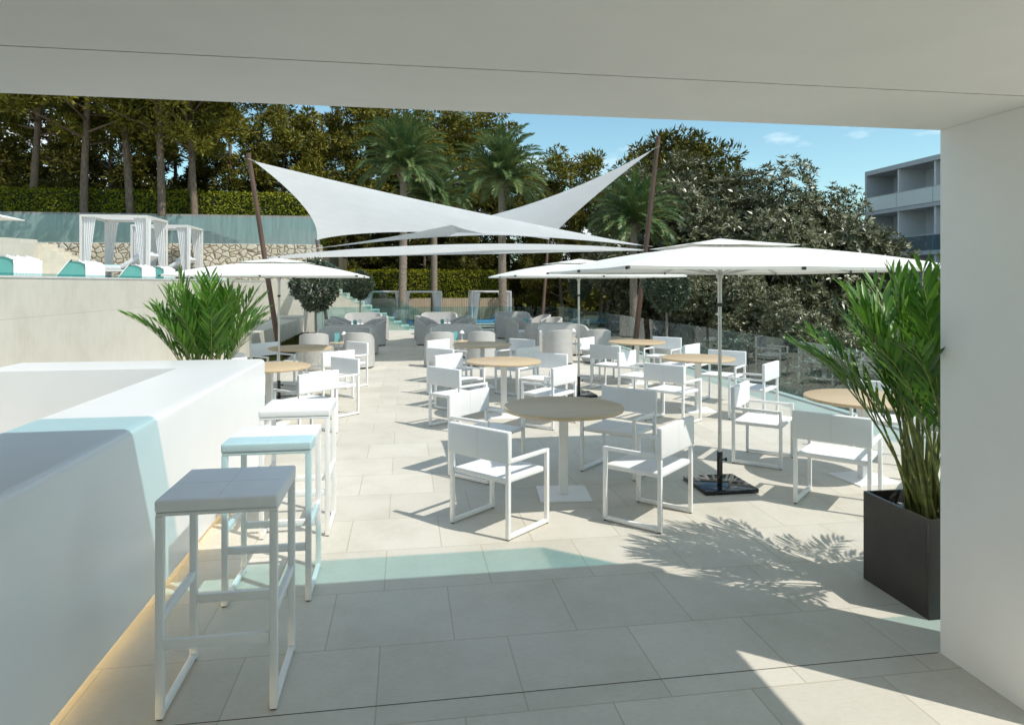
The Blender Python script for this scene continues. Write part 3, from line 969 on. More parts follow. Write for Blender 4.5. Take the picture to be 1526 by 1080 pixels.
for gname, vx, du in (("left lounge", -1.41, 0.0), ("middle lounge", 1.18, 0.0), ("right lounge", 3.80, 0.15)):
    TG, SG = "rattan tub chairs in the lounge", "rattan sofas in the lounge"
    jr = lambda: random.uniform(-.05, .05)
    y0 = 14.45 + du
    put("tub", tub0, vx - 0.45, y0, 0, AWAY + .12, "pale tub chair backing onto the dining tables, left of the %s pair" % gname, "tub chair", TG)
    put("tub", tub0, vx + 0.44, y0 + .05, 0, AWAY - .10, "pale tub chair backing onto the dining tables, right of the %s pair" % gname, "tub chair", TG)
    put("side", side0, vx, y0 + .80, 0, 0, "small round side table in front group of the %s" % gname, "side table", "lounge side tables")
    put("lamp", lamp0, vx + .08, y0 + .80, .476, 0, "small white table lamp on the front table of the %s" % gname, "lamp", "lounge table lamps")
    put("card", card0, vx - .07, y0 + .84, .476, .3, "teal menu holder on the front table of the %s" % gname, "menu holder", "lounge menu holders")
    put("sofa", sofa0, vx + .02, y0 + 1.62, 0, FACE_CAM, "rattan sofa facing the dining tables in the %s" % gname, "sofa", SG)
    put("sofa", sofa0, vx + .02 + (0.06 if "left" in gname else -0.05), y0 + 2.85, 0, AWAY, "rattan sofa turned away, back to back with the front one of the %s" % gname, "sofa", SG)
    put("tub", tub0, vx + .56, y0 + 5.25, 0, TO_L + jr() + .75, "rattan tub chair front right of the rear table in the %s" % gname, "tub chair", TG)
    put("tub", tub0, vx - .56, y0 + 5.25, 0, TO_R + jr() - .75, "rattan tub chair front left of the rear table in the %s" % gname, "tub chair", TG)
    put("tub", tub0, vx + .60, y0 + 7.05, 0, TO_L + jr() + .4, "rattan tub chair rear right of the rear table in the %s" % gname, "tub chair", TG)
    put("tub", tub0, vx - .60, y0 + 7.05, 0, TO_R + jr() - .4, "rattan tub chair rear left of the rear table in the %s" % gname, "tub chair", TG)
    put("side", side0, vx, y0 + 6.2, 0, 1.0, "small round side table in rear group of the %s" % gname, "side table", "lounge side tables")
    put("lamp", lamp0, vx + .08, y0 + 6.2, .476, 0, "small white table lamp on the rear table of the %s" % gname, "lamp", "lounge table lamps")
    put("card", card0, vx - .07, y0 + 6.24, .476, .2, "teal menu holder on the rear table of the %s" % gname, "menu holder", "lounge menu holders")
    put("sofa", sofa0, vx, y0 + 9.4, 0, FACE_CAM, "rattan sofa at the rear glass end of the %s" % gname, "sofa", SG)

# ------------------------------------------------------------------ cabanas
def curtain_mb(x0, x1, y, z0, z1, xb0, xb1, folds=5, amp=.03):
    rows = []
    n = folds * 6
    for j in range(15):
        f = j / 14
        z = z1 + (z0 - z1) * f
        g = f ** 0.8
        a0, a1 = x0 + (xb0 - x0) * g, x1 + (xb1 - x1) * g
        rows.append([(a0 + (a1 - a0) * i / n, y + amp * (1 - .35 * f) * math.sin(i / n * folds * 2 * math.pi + .5 * f), z) for i in range(n + 1)])
    return MB().grid(rows)
def make_cabana(w=2.3, dp=2.13, h=2.55):
    t = empty("cabana")
    s = .035
    for sx in (-1, 1):
        for sy in (-1, 1):
            MB().box(sx * (w / 2 - s) - s, sx * (w / 2 - s) + s, sy * (dp / 2 - s) - s, sy * (dp / 2 - s) + s, 0, h - .08).build("post", M["cab_frame"], t)
    mb = MB()
    mb.box(-w / 2, w / 2, -dp / 2, -dp / 2 + .07, h - .0795, h).box(-w / 2, w / 2, dp / 2 - .07, dp / 2, h - .0795, h)
    mb.box(-w / 2, -w / 2 + .07, -dp / 2 + .0705, dp / 2 - .0705, h - .0795, h - .0005).box(w / 2 - .07, w / 2, -dp / 2 + .0705, dp / 2 - .0705, h - .0795, h - .0005)
    mb.build("roof_frame", M["cab_frame"], t)
    MB().box(-w / 2 + .075, w / 2 - .075, -dp / 2 + .075, dp / 2 - .075, 0.0, .28).build("platform", M["pave2"], t)
    rows = []
    for j in range(9):
        fy = j / 8
        rows.append([(-w / 2 + .03 + (w - .06) * i / 8, -dp / 2 + .03 + (dp - .06) * fy, h + .012 - .05 * math.sin(math.pi * i / 8) * math.sin(math.pi * fy)) for i in range(9)])
    MB().grid(rows).build("roof_cloth", M["curtain"], t, 60)
    for sy in (-1, 1):
        y = sy * (dp / 2 - .10)
        for sx in (-1, 1):
            a, b_ = sx * (w / 2 - .08), sx * (w / 2 - .52)
            cb, ce = sx * (w / 2 - .08), sx * (w / 2 - .24)
            mb = curtain_mb(a, b_, y, .10, h - .09, cb, ce)
            mb.build("curtain", M["curtain"], t, 60)
    for sx in (-1, 1):
        x = sx * (w / 2 - .015)
        mb = curtain_mb(-dp / 2 + .1, -dp / 2 + .38, 0, .10, h - .09, -dp / 2 + .1, -dp / 2 + .24, 3)
        bmesh.ops.transform(mb.bm, matrix=Matrix(((0, 1, 0, x), (1, 0, 0, 0), (0, 0, 1, 0), (0, 0, 0, 1))), verts=mb.bm.verts)
        mb.build("curtain", M["curtain"], t, 60)
    return t
cab0 = make_cabana()
def make_daybed(name, mattress):
    t = empty(name)
    MB().box(-.95, .95, -.8, .8, .22, .30, .004).build("bed_frame", M["cab_frame"], t)
    for sx in (-1, 1):
        for sy in (-1, 1):
            MB().box(sx * .88 - .04, sx * .88 + .04, sy * .73 - .04, sy * .73 + .04, 0, .2195).build("leg", M["cab_frame"], t)
    MB().box(-.94, .12, -.78, .78, .301, .46, .03, 3).build("mattress", mattress, t, 50)
    rot = Matrix.Translation((.14, 0, .33)) @ Matrix.Rotation(R(-32), 4, 'Y')
    MB().box(0, .95, -.78, .78, 0, .14, .03, 3, M=rot).build("backrest", mattress, t, 50)
    MB().box(0.55, .9, -.6, .6, .142, .24, .04, 3, M=rot).build("pillow", M["cushion"], t, 50)
    return t
bedW = make_daybed("daybed", M["cushion"])
bedB = make_daybed("daybed", M["blue_mat"])
def fl_corner(X, D, w, dp):
    x, y = S(X, D); return x + w / 2, y + dp / 2
c1 = fl_corner(-15.58, 24.4, 2.3, 2.13)
c2 = fl_corner(-16.05, 28.5, 2.3, 2.13)
rear = [S(-0.163 * 38.5, 38.5), S(-0.1335 * 38.0, 38.0), S(-0.0278 * 38.0, 38.0)]
CABS = [(c1[0], c1[1], 1.70, "white curtained cabana on the upper terrace, the one closer to the pool loungers"), (c2[0], c2[1], 1.70, "white curtained cabana on the upper terrace, behind the other one"),
        (rear[0][0] - 1.0, 39.6, -1.08, "rear cabana with blue-tinted curtains beside the garden stairs"), (rear[1][0], 39.4, -1.08, "rear cabana between two palm trunks before the hedge"), (rear[2][0], 39.4, -1.08, "rear cabana behind the rightmost palm trunk before the hedge")]
for i, (x, y, z, lab) in enumerate(CABS):
    o = cab0 if i == 0 else copy_tree(cab0)
    o.location = (x, y, z)
    if i >= 2: o.scale = (1.0, 1.0, .95)
    tag(o, lab, "cabana", "white curtained cabanas")
    src = bedW if i < 2 else bedB
    d = src if i in (0, 2) else copy_tree(src)
    d.location = (x, y, z + .281)
    tag(d, ["white daybed in the cabana nearer the pool loungers", "white daybed in the upper cabana behind the other", "blue daybed in the rear cabana beside the stairs", "blue daybed in the rear cabana between palm trunks", "blue daybed in the rear cabana behind the rightmost palm"][i], "daybed", "daybeds inside cabanas")
tw = MB().box(-.55, .2, -.5, .5, 0, .035, .015, 3).build("towel", M["teal"], None, 50)
tw.location = (c1[0] - .3, c1[1], 1.70 + .281 + .461); tag(tw, "folded teal towel on the upper cabana daybed", "towel")

# loungers with ribbed backs along the wall edge
def make_pod():
    t = empty("pool_lounger")
    w = .80
    prof = [(0.0, 0.0), (0.0, .36), (-.015, .42), (-.05, .462), (-.10, .48), (-.22, .485), (-.28, .465), (-.60, .04), (-.60, 0.0)]
    mb = MB(); bm = mb.bm
    mb.prism([(x, z) for x, z in prof], -w / 2 + .02, w / 2 - .02)
    bmesh.ops.transform(bm, matrix=Matrix(((1, 0, 0, 0), (0, 0, 1, 0), (0, 1, 0, 0), (0, 0, 0, 1))), verts=bm.verts)
    mb.build("side_body", M["teal"], t)
    outer = [(x * 1.0 + (.03 if x > -.01 else 0), z) for x, z in prof]
    rows = []
    for k, (x, z) in enumerate(prof[1:-1]):
        pass
    # white ribbed shell over the back and the crown, and pale edging down the slope
    path = [(.018, 0.0), (.018, .36), (.002, .43), (-.04, .478), (-.10, .498), (-.22, .503), (-.292, .480), (-.62, .04)]
    def strip(seg, nribs, amp):
        rr = []
        m = nribs * 6
        for (x, z) in seg:
            rr.append([(x + (amp * abs(math.sin(math.pi * nribs * i / m)) if amp else 0), -w / 2 + w * i / m, z) for i in range(m + 1)])
        return rr
    mb2 = MB().grid(strip(path[:3], 9, .018)).grid(strip(path[2:6], 9, .010)).grid(strip(path[5:], 1, 0))
    bmesh.ops.remove_doubles(mb2.bm, verts=mb2.bm.verts, dist=.001)
    mb2.solidify(.02)
    mb2.build("ribbed_shell", M["solid_white"], t, 30)
    return t
pod0 = make_pod()
pods = [(-5.75, u, k) for k, u in enumerate((11.47, 13.76, 16.43, 17.8, 22.7))]
PL = ["white ribbed pool lounger at the left edge of the wall top", "white ribbed pool lounger below the first cabana corner", "white ribbed pool lounger in front of the first cabana post", "white ribbed pool lounger beside the left parasol tip", "white ribbed pool lounger behind the left palm leaves"]
for x, y, k in pods:
    o = pod0 if k == 0 else copy_tree(pod0)
    o.location = (x, y, 1.675)
    tag(o, PL[k], "lounger", "ribbed pool loungers along the wall top")

# ------------------------------------------------------------------ planters with areca palms
def make_box_planter():
    t = empty("square_planter")
    a, h, th = .257, .52, .018
    mb = MB()
    mb.box(-a, a, -a, -a + th, 0, h, .002).box(-a, a, a - th, a, 0, h, .002)
    mb.box(-a, -a + th, -a + th + .0003, a - th - .0003, 0, h - .0004).box(a - th, a, -a + th + .0003, a - th - .0003, 0, h - .0004)
    mb.box(-a + th + .0003, a - th - .0003, -a + th + .0003, a - th - .0003, .0, .44)
    mb.build("box", M["planter"], t, 30)
    mb = MB()
    for k in range(420):
        x, y = random.uniform(-.225, .225), random.uniform(-.225, .225)
        b = bmesh.new()
        bmesh.ops.create_icosphere(b, subdivisions=1, radius=random.uniform(.010, .018))
        mt = Matrix.Translation((x, y, .444 + random.uniform(0, .008))) @ Matrix.Diagonal((1, random.uniform(.7, 1), .65, 1)) @ Matrix.Rotation(random.random() * 6, 4, 'Z')
        mb.merge(b, mt)
    mb.build("pebbles", M["pebble"], t, 180)
    return t

def frond_arrays(base, az, lean, L, curve, n_leaf, leaf_L, leaf_W, start, vee=.5, droop=.12, seg=14, twist=0.0, sweep=.62):
    """curved rachis points plus leaflets along it"""
    pts, tang = [], []
    p = np.array(base, float)
    th = lean
    h = np.array([math.cos(az), math.sin(az), 0.0])
    for i in range(seg + 1):
        pts.append(p.copy())
        t_ = np.array([h[0] * math.sin(th), h[1] * math.sin(th), math.cos(th)])
        tang.append(t_)
        p = p + t_ * L / seg
        th += curve / seg * (0.4 + 1.2 * i / seg)
    pts, tang = np.array(pts), np.array(tang)
    side = np.array([-h[1], h[0], 0.0])
    s = np.linspace(start, 0.985, n_leaf)
    idx = s * seg
    i0 = np.minimum(idx.astype(int), seg - 1)
    f = (idx - i0)[:, None]
    P = pts[i0] * (1 - f) + pts[i0 + 1] * f
    T = unit(tang[i0] * (1 - f) + tang[i0 + 1] * f)
    U = unit(np.cross(T, np.tile(side, (n_leaf, 1))))
    U = np.where(U[:, 2:3] < 0, -U, U)
    B, D, NN, LL, WW = [], [], [], [], []
    prof = np.sin(np.pi * np.clip(.18 + .72 * (s - start) / (1 - start), 0, 1)) ** .6
    for sg in (-1, 1):
        d = unit(T * (sweep + .5 * s[:, None] ** 2) + sg * side * (1 - .35 * s[:, None]) + U * vee + rng.normal(0, .09, (n_leaf, 3)))
        B.append(P + rng.normal(0, .004, P.shape)); D.append(d)
        NN.append(unit(U * 1.0 - sg * side * vee + rng.normal(0, .18, (n_leaf, 3))))
        LL.append(leaf_L * prof * rng.uniform(.82, 1.1, n_leaf)); WW.append(np.full(n_leaf, leaf_W) * rng.uniform(.8, 1.15, n_leaf) * (0.6 + .4 * prof))
    return pts, np.concatenate(B), np.concatenate(D), np.concatenate(NN), np.concatenate(LL), np.concatenate(WW)

def blade(B, D, NN, LL, WW, droop):
    """leaflet with two bends: 6 verts, folded a little along the middle"""
    D = unit(D); side = unit(np.cross(D, NN)); up = unit(np.cross(side, D))
    L = LL[:, None]; W = WW[:, None]
    z = np.array([[0, 0, 1.0]])
    a = B
    m1 = B + D * L * .35 - z * L * droop * .10
    m2 = B + D * L * .70 - z * L * droop * .45
    tp = B + D * L * 1.0 - z * L * droop
    V = np.stack([a, m1 + side * W * .5, m1 + up * W * .12 * -1, m1 - side * W * .5, m2 + side * W * .36, m2 - up * W * .10, m2 - side * W * .36, tp], 1)
    n = len(B)
    q = np.array([[0, 2, 1, 1], [0, 3, 2, 2], [1, 2, 5, 4], [2, 3, 6, 5], [4, 5, 7, 7], [5, 6, 7, 7]])
    F = (np.arange(n)[:, None, None] * 8 + q[None]).reshape(-1, 4)
    return V.reshape(-1, 3), F

def mesh_mixed(name, V, F):
    me = bpy.data.meshes.new(name)
    faces = [tuple(f[:3]) if f[2] == f[3] else tuple(f) for f in F.tolist()]
    me.from_pydata(V.tolist(), [], faces)
    me.update()
    return me

def make_areca(seed):
    global rng
    rng = np.random.default_rng(seed)
    rnd = random.Random(seed)
    t = empty("areca_palm")
    st = MB()
    VV, FF, off = [], [], 0
    for k in range(46):
        az = k * 2.39996 + rnd.uniform(-.3, .3)
        ring_ = (k % 6) / 5
        lean = .03 + .28 * ring_ + rnd.uniform(-.03, .06)
        r0 = .05 + .10 * rnd.random()
        base = (math.cos(az + 1) * r0, math.sin(az + 1) * r0, .0)
        L = rnd.uniform(1.28, 1.52) - .16 * ring_
        pts, B, D, NN, LL, WW = frond_arrays(base, az, lean, L, .30 + .55 * ring_ + rnd.uniform(-.1, .2), 13, .33, .033, .46, .40, .18, sweep=1.25)
        V, F = blade(B, D, NN, LL, WW, .16)
        VV.append(V); FF.append(F + off); off += len(V)
        # the end leaflet
        st.tube([tuple(p) for p in pts[::2]], [.011 - .0088 * min(1, i / 6) for i in range(len(pts[::2]))], 6)
    # bare old canes
    for k in range(12):
        a = rnd.random() * 6.28; r0 = rnd.uniform(.02, .15)
        h = rnd.uniform(.30, .62)
        st.tube([(math.cos(a) * r0, math.sin(a) * r0, 0), (math.cos(a) * (r0 + .03), math.sin(a) * (r0 + .03), h)], [.013, .008], 6)
    st.build("canes", M["cane"], t, 180)
    link_mesh("fronds", mesh_mixed("fronds", np.concatenate(VV), np.concatenate(FF)), M["areca"], t, 180)
    return t
pl0 = make_box_planter()
ar0 = make_areca(11)
PR_ = (2.694 + .257, 3.146 + .257)
pl0.location = (*PR_, 0); tag(pl0, "dark bronze square planter standing beside the white column", "planter", "square planters")
ar0.location = (*PR_, .44); ar0.rotation_euler.z = R(200); tag(ar0, "tall areca palm in the dark planter beside the column", "palm plant", "potted areca palms")
PLf = S(-3.20, 6.98)
pl1 = copy_tree(pl0); pl1.location = (PLf[0], PLf[1] + .15, 0); tag(pl1, "dark square planter hidden behind the end of the bar", "planter", "square planters")
ar1 = make_areca(23); ar1.scale = (.92, .92, .95); ar0.scale = (.93, .93, .96); ar1.location = (PLf[0], PLf[1] + .15, .44); tag(ar1, "bushy areca palm rising behind the end of the bar", "palm plant", "potted areca palms")
rng = np.random.default_rng(5)

# ------------------------------------------------------------------ topiary trees in round pots
def make_pot():
    return MB().lathe([(0, 0), (.30, 0), (.335, .03), (.355, .40), (.35, .45), (.315, .45), (.305, .40), (0, .40)], 40).build("round_pot", M["terrazzo"], None, 40)
def make_topiary():
    t = empty("topiary_tree")
    MB().tube([(0, 0, 0), (.008, .005, .35), (-.006, 0, .7), (0, 0, .95)], [.034, .026, .024, .026], 10).tube([(0, 0, .85), (.12, .05, 1.15)], [.02, .008], 6).tube([(0, 0, .82), (-.13, .02, 1.12)], [.02, .008], 6).tube([(0, 0, .85), (.01, -.12, 1.15)], [.02, .008], 6).build("trunk", M["bark_grey"], t, 60)
    n = 5200
    u = rand_dirs(n)
    rad = np.where(u[:, 2] < 0, 1.0 - .34 * (-u[:, 2]) ** 1.5 * 0, 1.0)
    s = rng.uniform(.72, 1.03, n) ** .5
    P = u * np.array([.46, .46, .50]) * s[:, None]
    # heart-like: lower half tapers to the trunk
    low = np.clip(-P[:, 2] / .5, 0, 1)
    P[:, :2] *= (1 - .38 * low ** 1.3)[:, None]
    lump = 1 + .10 * np.sin(u[:, 0] * 9 + 1) * np.sin(u[:, 1] * 8) + .05 * np.sin(u[:, 2] * 14)
    P *= lump[:, None]
    P[:, 2] += 1.34
    d = unit(u + rng.normal(0, .7, (n, 3)))
    V, F = leaf_quads(P, d, unit(u + rng.normal(0, .6, (n, 3))), rng.uniform(.06, .10, n), rng.uniform(.028, .042, n))
    link_mesh("crown", np_mesh("crown", V, F), M["topiary"], t)
    return t
pot0, top0 = make_pot(), make_topiary()
TOPS = [(-4.02, 13.9, "trimmed topiary tree at left, in front of the limestone stairs"), (-5.60, 25.0, "smaller-looking topiary tree left of the hedge, at the rear glass"), (2.50, 25.0, "topiary tree at the rear glass corner beside a mast"), (3.24, 14.2, "topiary tree at the side glass, right of the leaning mast")]
for i, (X, D, lab) in enumerate(TOPS):
    x, y = S(X, D)
    p = pot0 if i == 0 else copy_tree(pot0)
    p.location = (x, y, 0); tag(p, "round speckled pot under the " + lab.split(",")[0].replace("smaller-looking ", "rear "), "pot", "round speckled pots")
    o = top0 if i == 0 else copy_tree(top0)
    o.location = (x, y, .36); o.rotation_euler.z = i * 1.3; o.scale = (1, 1, 1) if i != 2 else (.9, .9, .95)
    tag(o, lab, "topiary tree", "topiary trees in round pots")

# ------------------------------------------------------------------ date palms
def make_date_palm(h, seed):
    global rng
    rng = np.random.default_rng(seed); rnd = random.Random(seed)
    t = empty("date_palm")
    pts = []; rad = []
    nseg = int(h / .12)
    for i in range(nseg + 1):
        f = i / nseg
        pts.append((.10 * math.sin(f * 2.2), .06 * math.sin(f * 1.7), h * f)); rad.append((.215 - .03 * f) * (1.0 + (.07 if i % 2 else -.03)))
    mb = MB().tube(pts, rad, 16)
    top = np.array(pts[-1])
    # boss of cut leaf bases
    for k in range(70):
        a = k * 2.4; f = rnd.random()
        z = top[2] - .75 + .8 * f
        r_ = .17 + .05 * f
        mb.tube([(top[0] + math.cos(a) * r_ * .7, top[1] + math.sin(a) * r_ * .7, z), (top[0] + math.cos(a) * (r_ + .13), top[1] + math.sin(a) * (r_ + .13), z + .17)], [.045, .022], 5)
    mb.build("trunk", M["palm_bark"], t, 60)
    VV, FF, off = [], [], 0
    st = MB()
    for k in range(74):
        f = k / 73
        az = k * 2.39996 + rnd.uniform(-.2, .2)
        lean = .08 + 1.55 * f ** 1.15
        L = rnd.uniform(2.8, 3.3) * (1 - .14 * f)
        cv = 1.15 + rnd.uniform(-.15, .35)
        P, B, D, NN, LL, WW = frond_arrays(top + np.array([0, 0, .05 - .3 * f]), az, lean, L, cv, 48, .58, .062, .12, .38, .1, sweep=.75)
        V, F = leaf_quads(B, D, NN, LL, WW, .10)
        VV.append(V); FF.append(F + off); off += len(V)
        st.tube([tuple(p) for p in P[::2]], [.024 - .0028 * i for i in range(len(P[::2]))], 5)
    st.build("leaf_stalks", M["cane"], t, 180)
    link_mesh("crown", np_mesh("crown", np.concatenate(VV), np.concatenate(FF)), M["palm"], t)
    return t
PALMS = [(-0.163 * 36, 36, 9.15, "date palm with the tallest crown, left of the rear three"), (-0.115 * 42, 42, 8.2, "date palm with the lower crown between two taller ones"), (-0.012 * 36, 36, 8.45, "date palm right of the rear three, before the hedge end"), (0.181 * 22.5, 22.5, 8.0, "low date palm beside the right leaning mast and silvery tree")]
for i, (X, D, h, lab) in enumerate(PALMS):
    o = make_date_palm(h, 40 + i)
    x, y = S(X, D); o.location = (x, y, -1.1); o.rotation_euler.z = i * 1.1
    if i == 3: o.scale = (.62, .62, .62)
    tag(o, lab, "palm tree", "date palms")
rng = np.random.default_rng(9)

# ------------------------------------------------------------------ pines and other trees
def clump_leaves(centers, radii, per, Lr, Wr, flat=.75):
    nC = len(centers)
    n = nC * per
    u = rand_dirs(n)
    rr = rng.uniform(.35, 1.0, n) ** .6
    C = np.repeat(centers, per, 0); Rr = np.repeat(radii, per)
    off = u * (rr * Rr)[:, None]; off[:, 2] *= flat
    P = C + off
    d = unit(u * np.array([1, 1, .8]) + rng.normal(0, .6, (n, 3)) + np.array([0, 0, .35]))
    return leaf_quads(P, d, rand_dirs(n), rng.uniform(*Lr, n), rng.uniform(*Wr, n))

def make_pine(h, crown0, rad, seed, mat, lean=0.0, nclump=156, per=105, name="pine_tree", bark="bark", spread=1.0):
    global rng
    rng = np.random.default_rng(seed); rnd = random.Random(seed)
    t = empty(name)
    pts, rd = [], []
    for i in range(13):
        f = i / 12
        pts.append(Vector((lean * math.sin(f * 2.4) + .12 * math.sin(f * 5 + seed), .15 * math.sin(f * 4 + seed * 2), h * .94 * f)))
        rd.append(.20 * (1 - .72 * f) + .02)
    mb = MB().tube(pts, rd, 10)
    C, Rr = [], []
    nb = 26
    def trunk_at(z):
        f = max(0, min(.999, z / (h * .94))) * 12
        i = int(f); return pts[i].lerp(pts[i + 1], f - i)
    for k in range(nb):
        f = k / (nb - 1)
        z = crown0 * .86 + (h - crown0) * .92 * f
        az = k * 2.4 + rnd.uniform(-.4, .4)
        reach = rad * (0.55 + .45 * math.sin(math.pi * min(1, .18 + f * .8))) * rnd.uniform(.7, 1.1)
        p = trunk_at(z)
        q = p + Vector((math.cos(az) * reach, math.sin(az) * reach, .25 * reach + rnd.uniform(-.2, .5)))
        m = p.lerp(q, .5) + Vector((rnd.uniform(-.2, .2), rnd.uniform(-.2, .2), rnd.uniform(-.15, .3)))
        mb.tube([p, m, q], [.07 * (1 - .5 * f), .045 * (1 - .5 * f), .012], 6, cap=False)
        for j in range(max(2, nclump // nb)):
            s = rnd.uniform(.45, 1.08)
            base = p.lerp(q, s)
            C.append((base.x + rnd.gauss(0, .38) * spread, base.y + rnd.gauss(0, .38) * spread, base.z + rnd.gauss(.15, .30) * spread))
            Rr.append(rnd.uniform(.38, .72))
    mb.build("trunk", M[bark], t, 60)
    V, F = clump_leaves(np.array(C), np.array(Rr), per, (.22, .46), (.07, .13))
    link_mesh("crown", np_mesh("crown", V, F), mat, t)
    return t

protoA = make_pine(15.5, 7.2, 4.0, 3, M["pine"], .5)
protoB = make_pine(14.5, 6.2, 4.3, 4, M["pine"], -.35, nclump=150)
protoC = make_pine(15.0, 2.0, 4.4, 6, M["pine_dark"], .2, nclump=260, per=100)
protoD = make_pine(12.0, 5.0, 3.6, 8, M["pine"], .3, nclump=150, name="pine_tree")
used = {}
def plant(src, X, D, z, sc, rz, lab, cat="pine tree", group="pines behind the terraces"):
    o = src if id(src) not in used else copy_tree(src)
    used[id(src)] = True
    x, y = S(X, D); o.location = (x, y, z); o.scale = (sc, sc, sc); o.rotation_euler.z = rz
    return tag(o, lab, cat, group)
GP = "pines behind the terraces"
front = [(-.712, 35.5, protoA, 1.0, 0.3, "leaning pine with a forked trunk at the far left"), (-.624, 35, protoB, 1.02, 1.4, "straight-trunked pine second from the left"), (-.560, 35.5, protoA, 1.05, 2.6, "straight-trunked pine third from the left"),
         (-.515, 34.9, protoA, 1.0, 4.1, "pale slender pine above the upper cabana corner"), (-.481, 37.6, protoB, .98, 3.0, "dark pine trunk beside the spreading one"), (-.470, 35.3, protoB, .92, 5.2, "pine with a spreading fork right of the slender one")]
for X, D, s, sc, rz, lab in front:
    plant(s, X * D, D, 3.42, sc, rz, lab)
second = [(-.78, 44), (-.68, 46), (-.585, 45), (-.50, 47), (-.42, 45.5)]
for i, (t_, D) in enumerate(second):
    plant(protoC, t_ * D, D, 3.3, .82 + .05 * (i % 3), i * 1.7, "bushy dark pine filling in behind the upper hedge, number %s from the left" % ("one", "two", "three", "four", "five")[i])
mid = [(-.345, 47, protoA, .93, 1.0, "pine standing above the hedge end near the left mast"), (-.285, 50, protoB, 1.12, 2.2, "pine rising behind the large sail's left half"), (-.222, 52, protoA, 1.14, .5, "pine rising left of the tallest date palm"), (-.165, 55, protoC, 1.10, 3.9, "dense pine directly behind the tallest date palm"),
       (-.105, 53, protoB, 1.16, 5.0, "pine rising between the tall date palms"), (-.060, 56, protoA, 1.16, 2.0, "pine left of the right-hand date palm crown"), (-.005, 54, protoC, .86, 1.0, "dense pine behind the right-hand date palm"), (.040, 52, protoC, .74, 4.4, "dark dense pine at the end of the rear hedge"),
       (.092, 50, protoD, 1.05, 2.7, "open-crowned pine against the sky above the white sails"), (.075, 46, protoC, .62, 2.9, "dark low pine behind the rear topiary tree"), (.130, 47, protoC, .66, .4, "dark low pine left of the low date palm"), (.19, 47, protoC, .70, 1.8, "pine behind the right mast top"),
       (-.25, 49, protoC, .74, 5.5, "dark low pine behind the rear board fence, left"), (-.13, 50, protoC, .70, .9, "dark low pine behind the rear board fence, middle"), (-.05, 50, protoC, .68, 2.3, "dark low pine behind the rear board fence, right")]
for X, D, s, sc, rz, lab in mid:
    plant(s, X * D, D, -1.1, sc, rz, lab)

# the far wood behind everything reads as one dark mass
n = 46000
cx_ = rng.uniform(-72, 24, 420); cy_ = rng.uniform(58, 74, 420)
hmax = np.where(cx_ < -24, 17.0, np.where(cx_ < -2, 10.5, 10.5 - (cx_ + 2) * .34)) - rng.uniform(0, 3, 420)
cz_ = -1 + rng.uniform(0, 1, 420) * np.maximum(hmax - 1.5, .5)
V, F = clump_leaves(np.stack([cx_, cy_, cz_], 1), rng.uniform(1.3, 2.4, 420), n // 420, (.7, 1.3), (.35, .6), .9)
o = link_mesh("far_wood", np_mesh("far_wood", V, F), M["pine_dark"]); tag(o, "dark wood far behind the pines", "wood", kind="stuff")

# big grey-green broadleaf trees beyond the glass
def make_broadleaf(h, rad, seed, n_whorl=2300):
    global rng
    rng = np.random.default_rng(seed); rnd = random.Random(seed)
    t = empty("broadleaf_tree")
    mb = MB()
    mb.tube([(0, 0, 0), (.1, .05, h * .3), (0, .1, h * .6)], [.26, .2, .12], 10)
    lobes = []
    for k in range(34):
        u = rand_dirs(1)[0]
        rr = rnd.uniform(.35, .86)
        c = np.array([u[0] * rad * rr, u[1] * rad * rr, h * .52 + u[2] * h * .44 * rr])
        lobes.append((c, rnd.uniform(.22, .36) * rad))
        mb.tube([(0, .05, h * rnd.uniform(.2, .45)), tuple(c * .6 + np.array([0, 0, h * .16])), tuple(c)], [.08, .05, .02], 6, cap=False)
    mb.build("trunk", M["bark_grey"], t, 60)
    nl = 7
    per = n_whorl // len(lobes)
    CC = []; UU = []
    for c, r_ in lobes:
        u = rand_dirs(per)
        CC.append(c + u * r_ * (rng.uniform(.35, 1.0, per) ** .5)[:, None]); UU.append(u)
    C = np.concatenate(CC); U = np.concatenate(UU)
    out = unit(C - np.array([0, 0, h * .5]))
    ax = unit(U * .7 + out * .6 + np.array([0, 0, .35]) + rng.normal(0, .35, U.shape))
    nW = len(C)
    a = unit(np.cross(ax, rand_dirs(nW))); b = np.cross(ax, a)
    Bs, Ds, Ns = [], [], []
    for k in range(nl):
        q = 2 * math.pi * k / nl + rng.uniform(-.3, .3, nW)
        el = rng.uniform(.25, .9, nW)
        rdv = a * np.cos(q)[:, None] + b * np.sin(q)[:, None]
        d = unit(rdv * np.cos(el)[:, None] + ax * np.sin(el)[:, None])
        Bs.append(C + d * .02); Ds.append(d); Ns.append(unit(ax - d * np.sum(ax * d, 1)[:, None] + rng.normal(0, .2, d.shape)))
    B, D, NN = np.concatenate(Bs), np.concatenate(Ds), np.concatenate(Ns)
    V, F = leaf_quads(B, D, NN, rng.uniform(.17, .29, len(B)), rng.uniform(.055, .085, len(B)), .08)
    link_mesh("crown", np_mesh("crown", V, F), M["silver"], t)
    return t
bl0 = make_broadleaf(8.6, 3.7, 21, 7600)
bl1 = make_broadleaf(7.2, 3.4, 22, 7200)
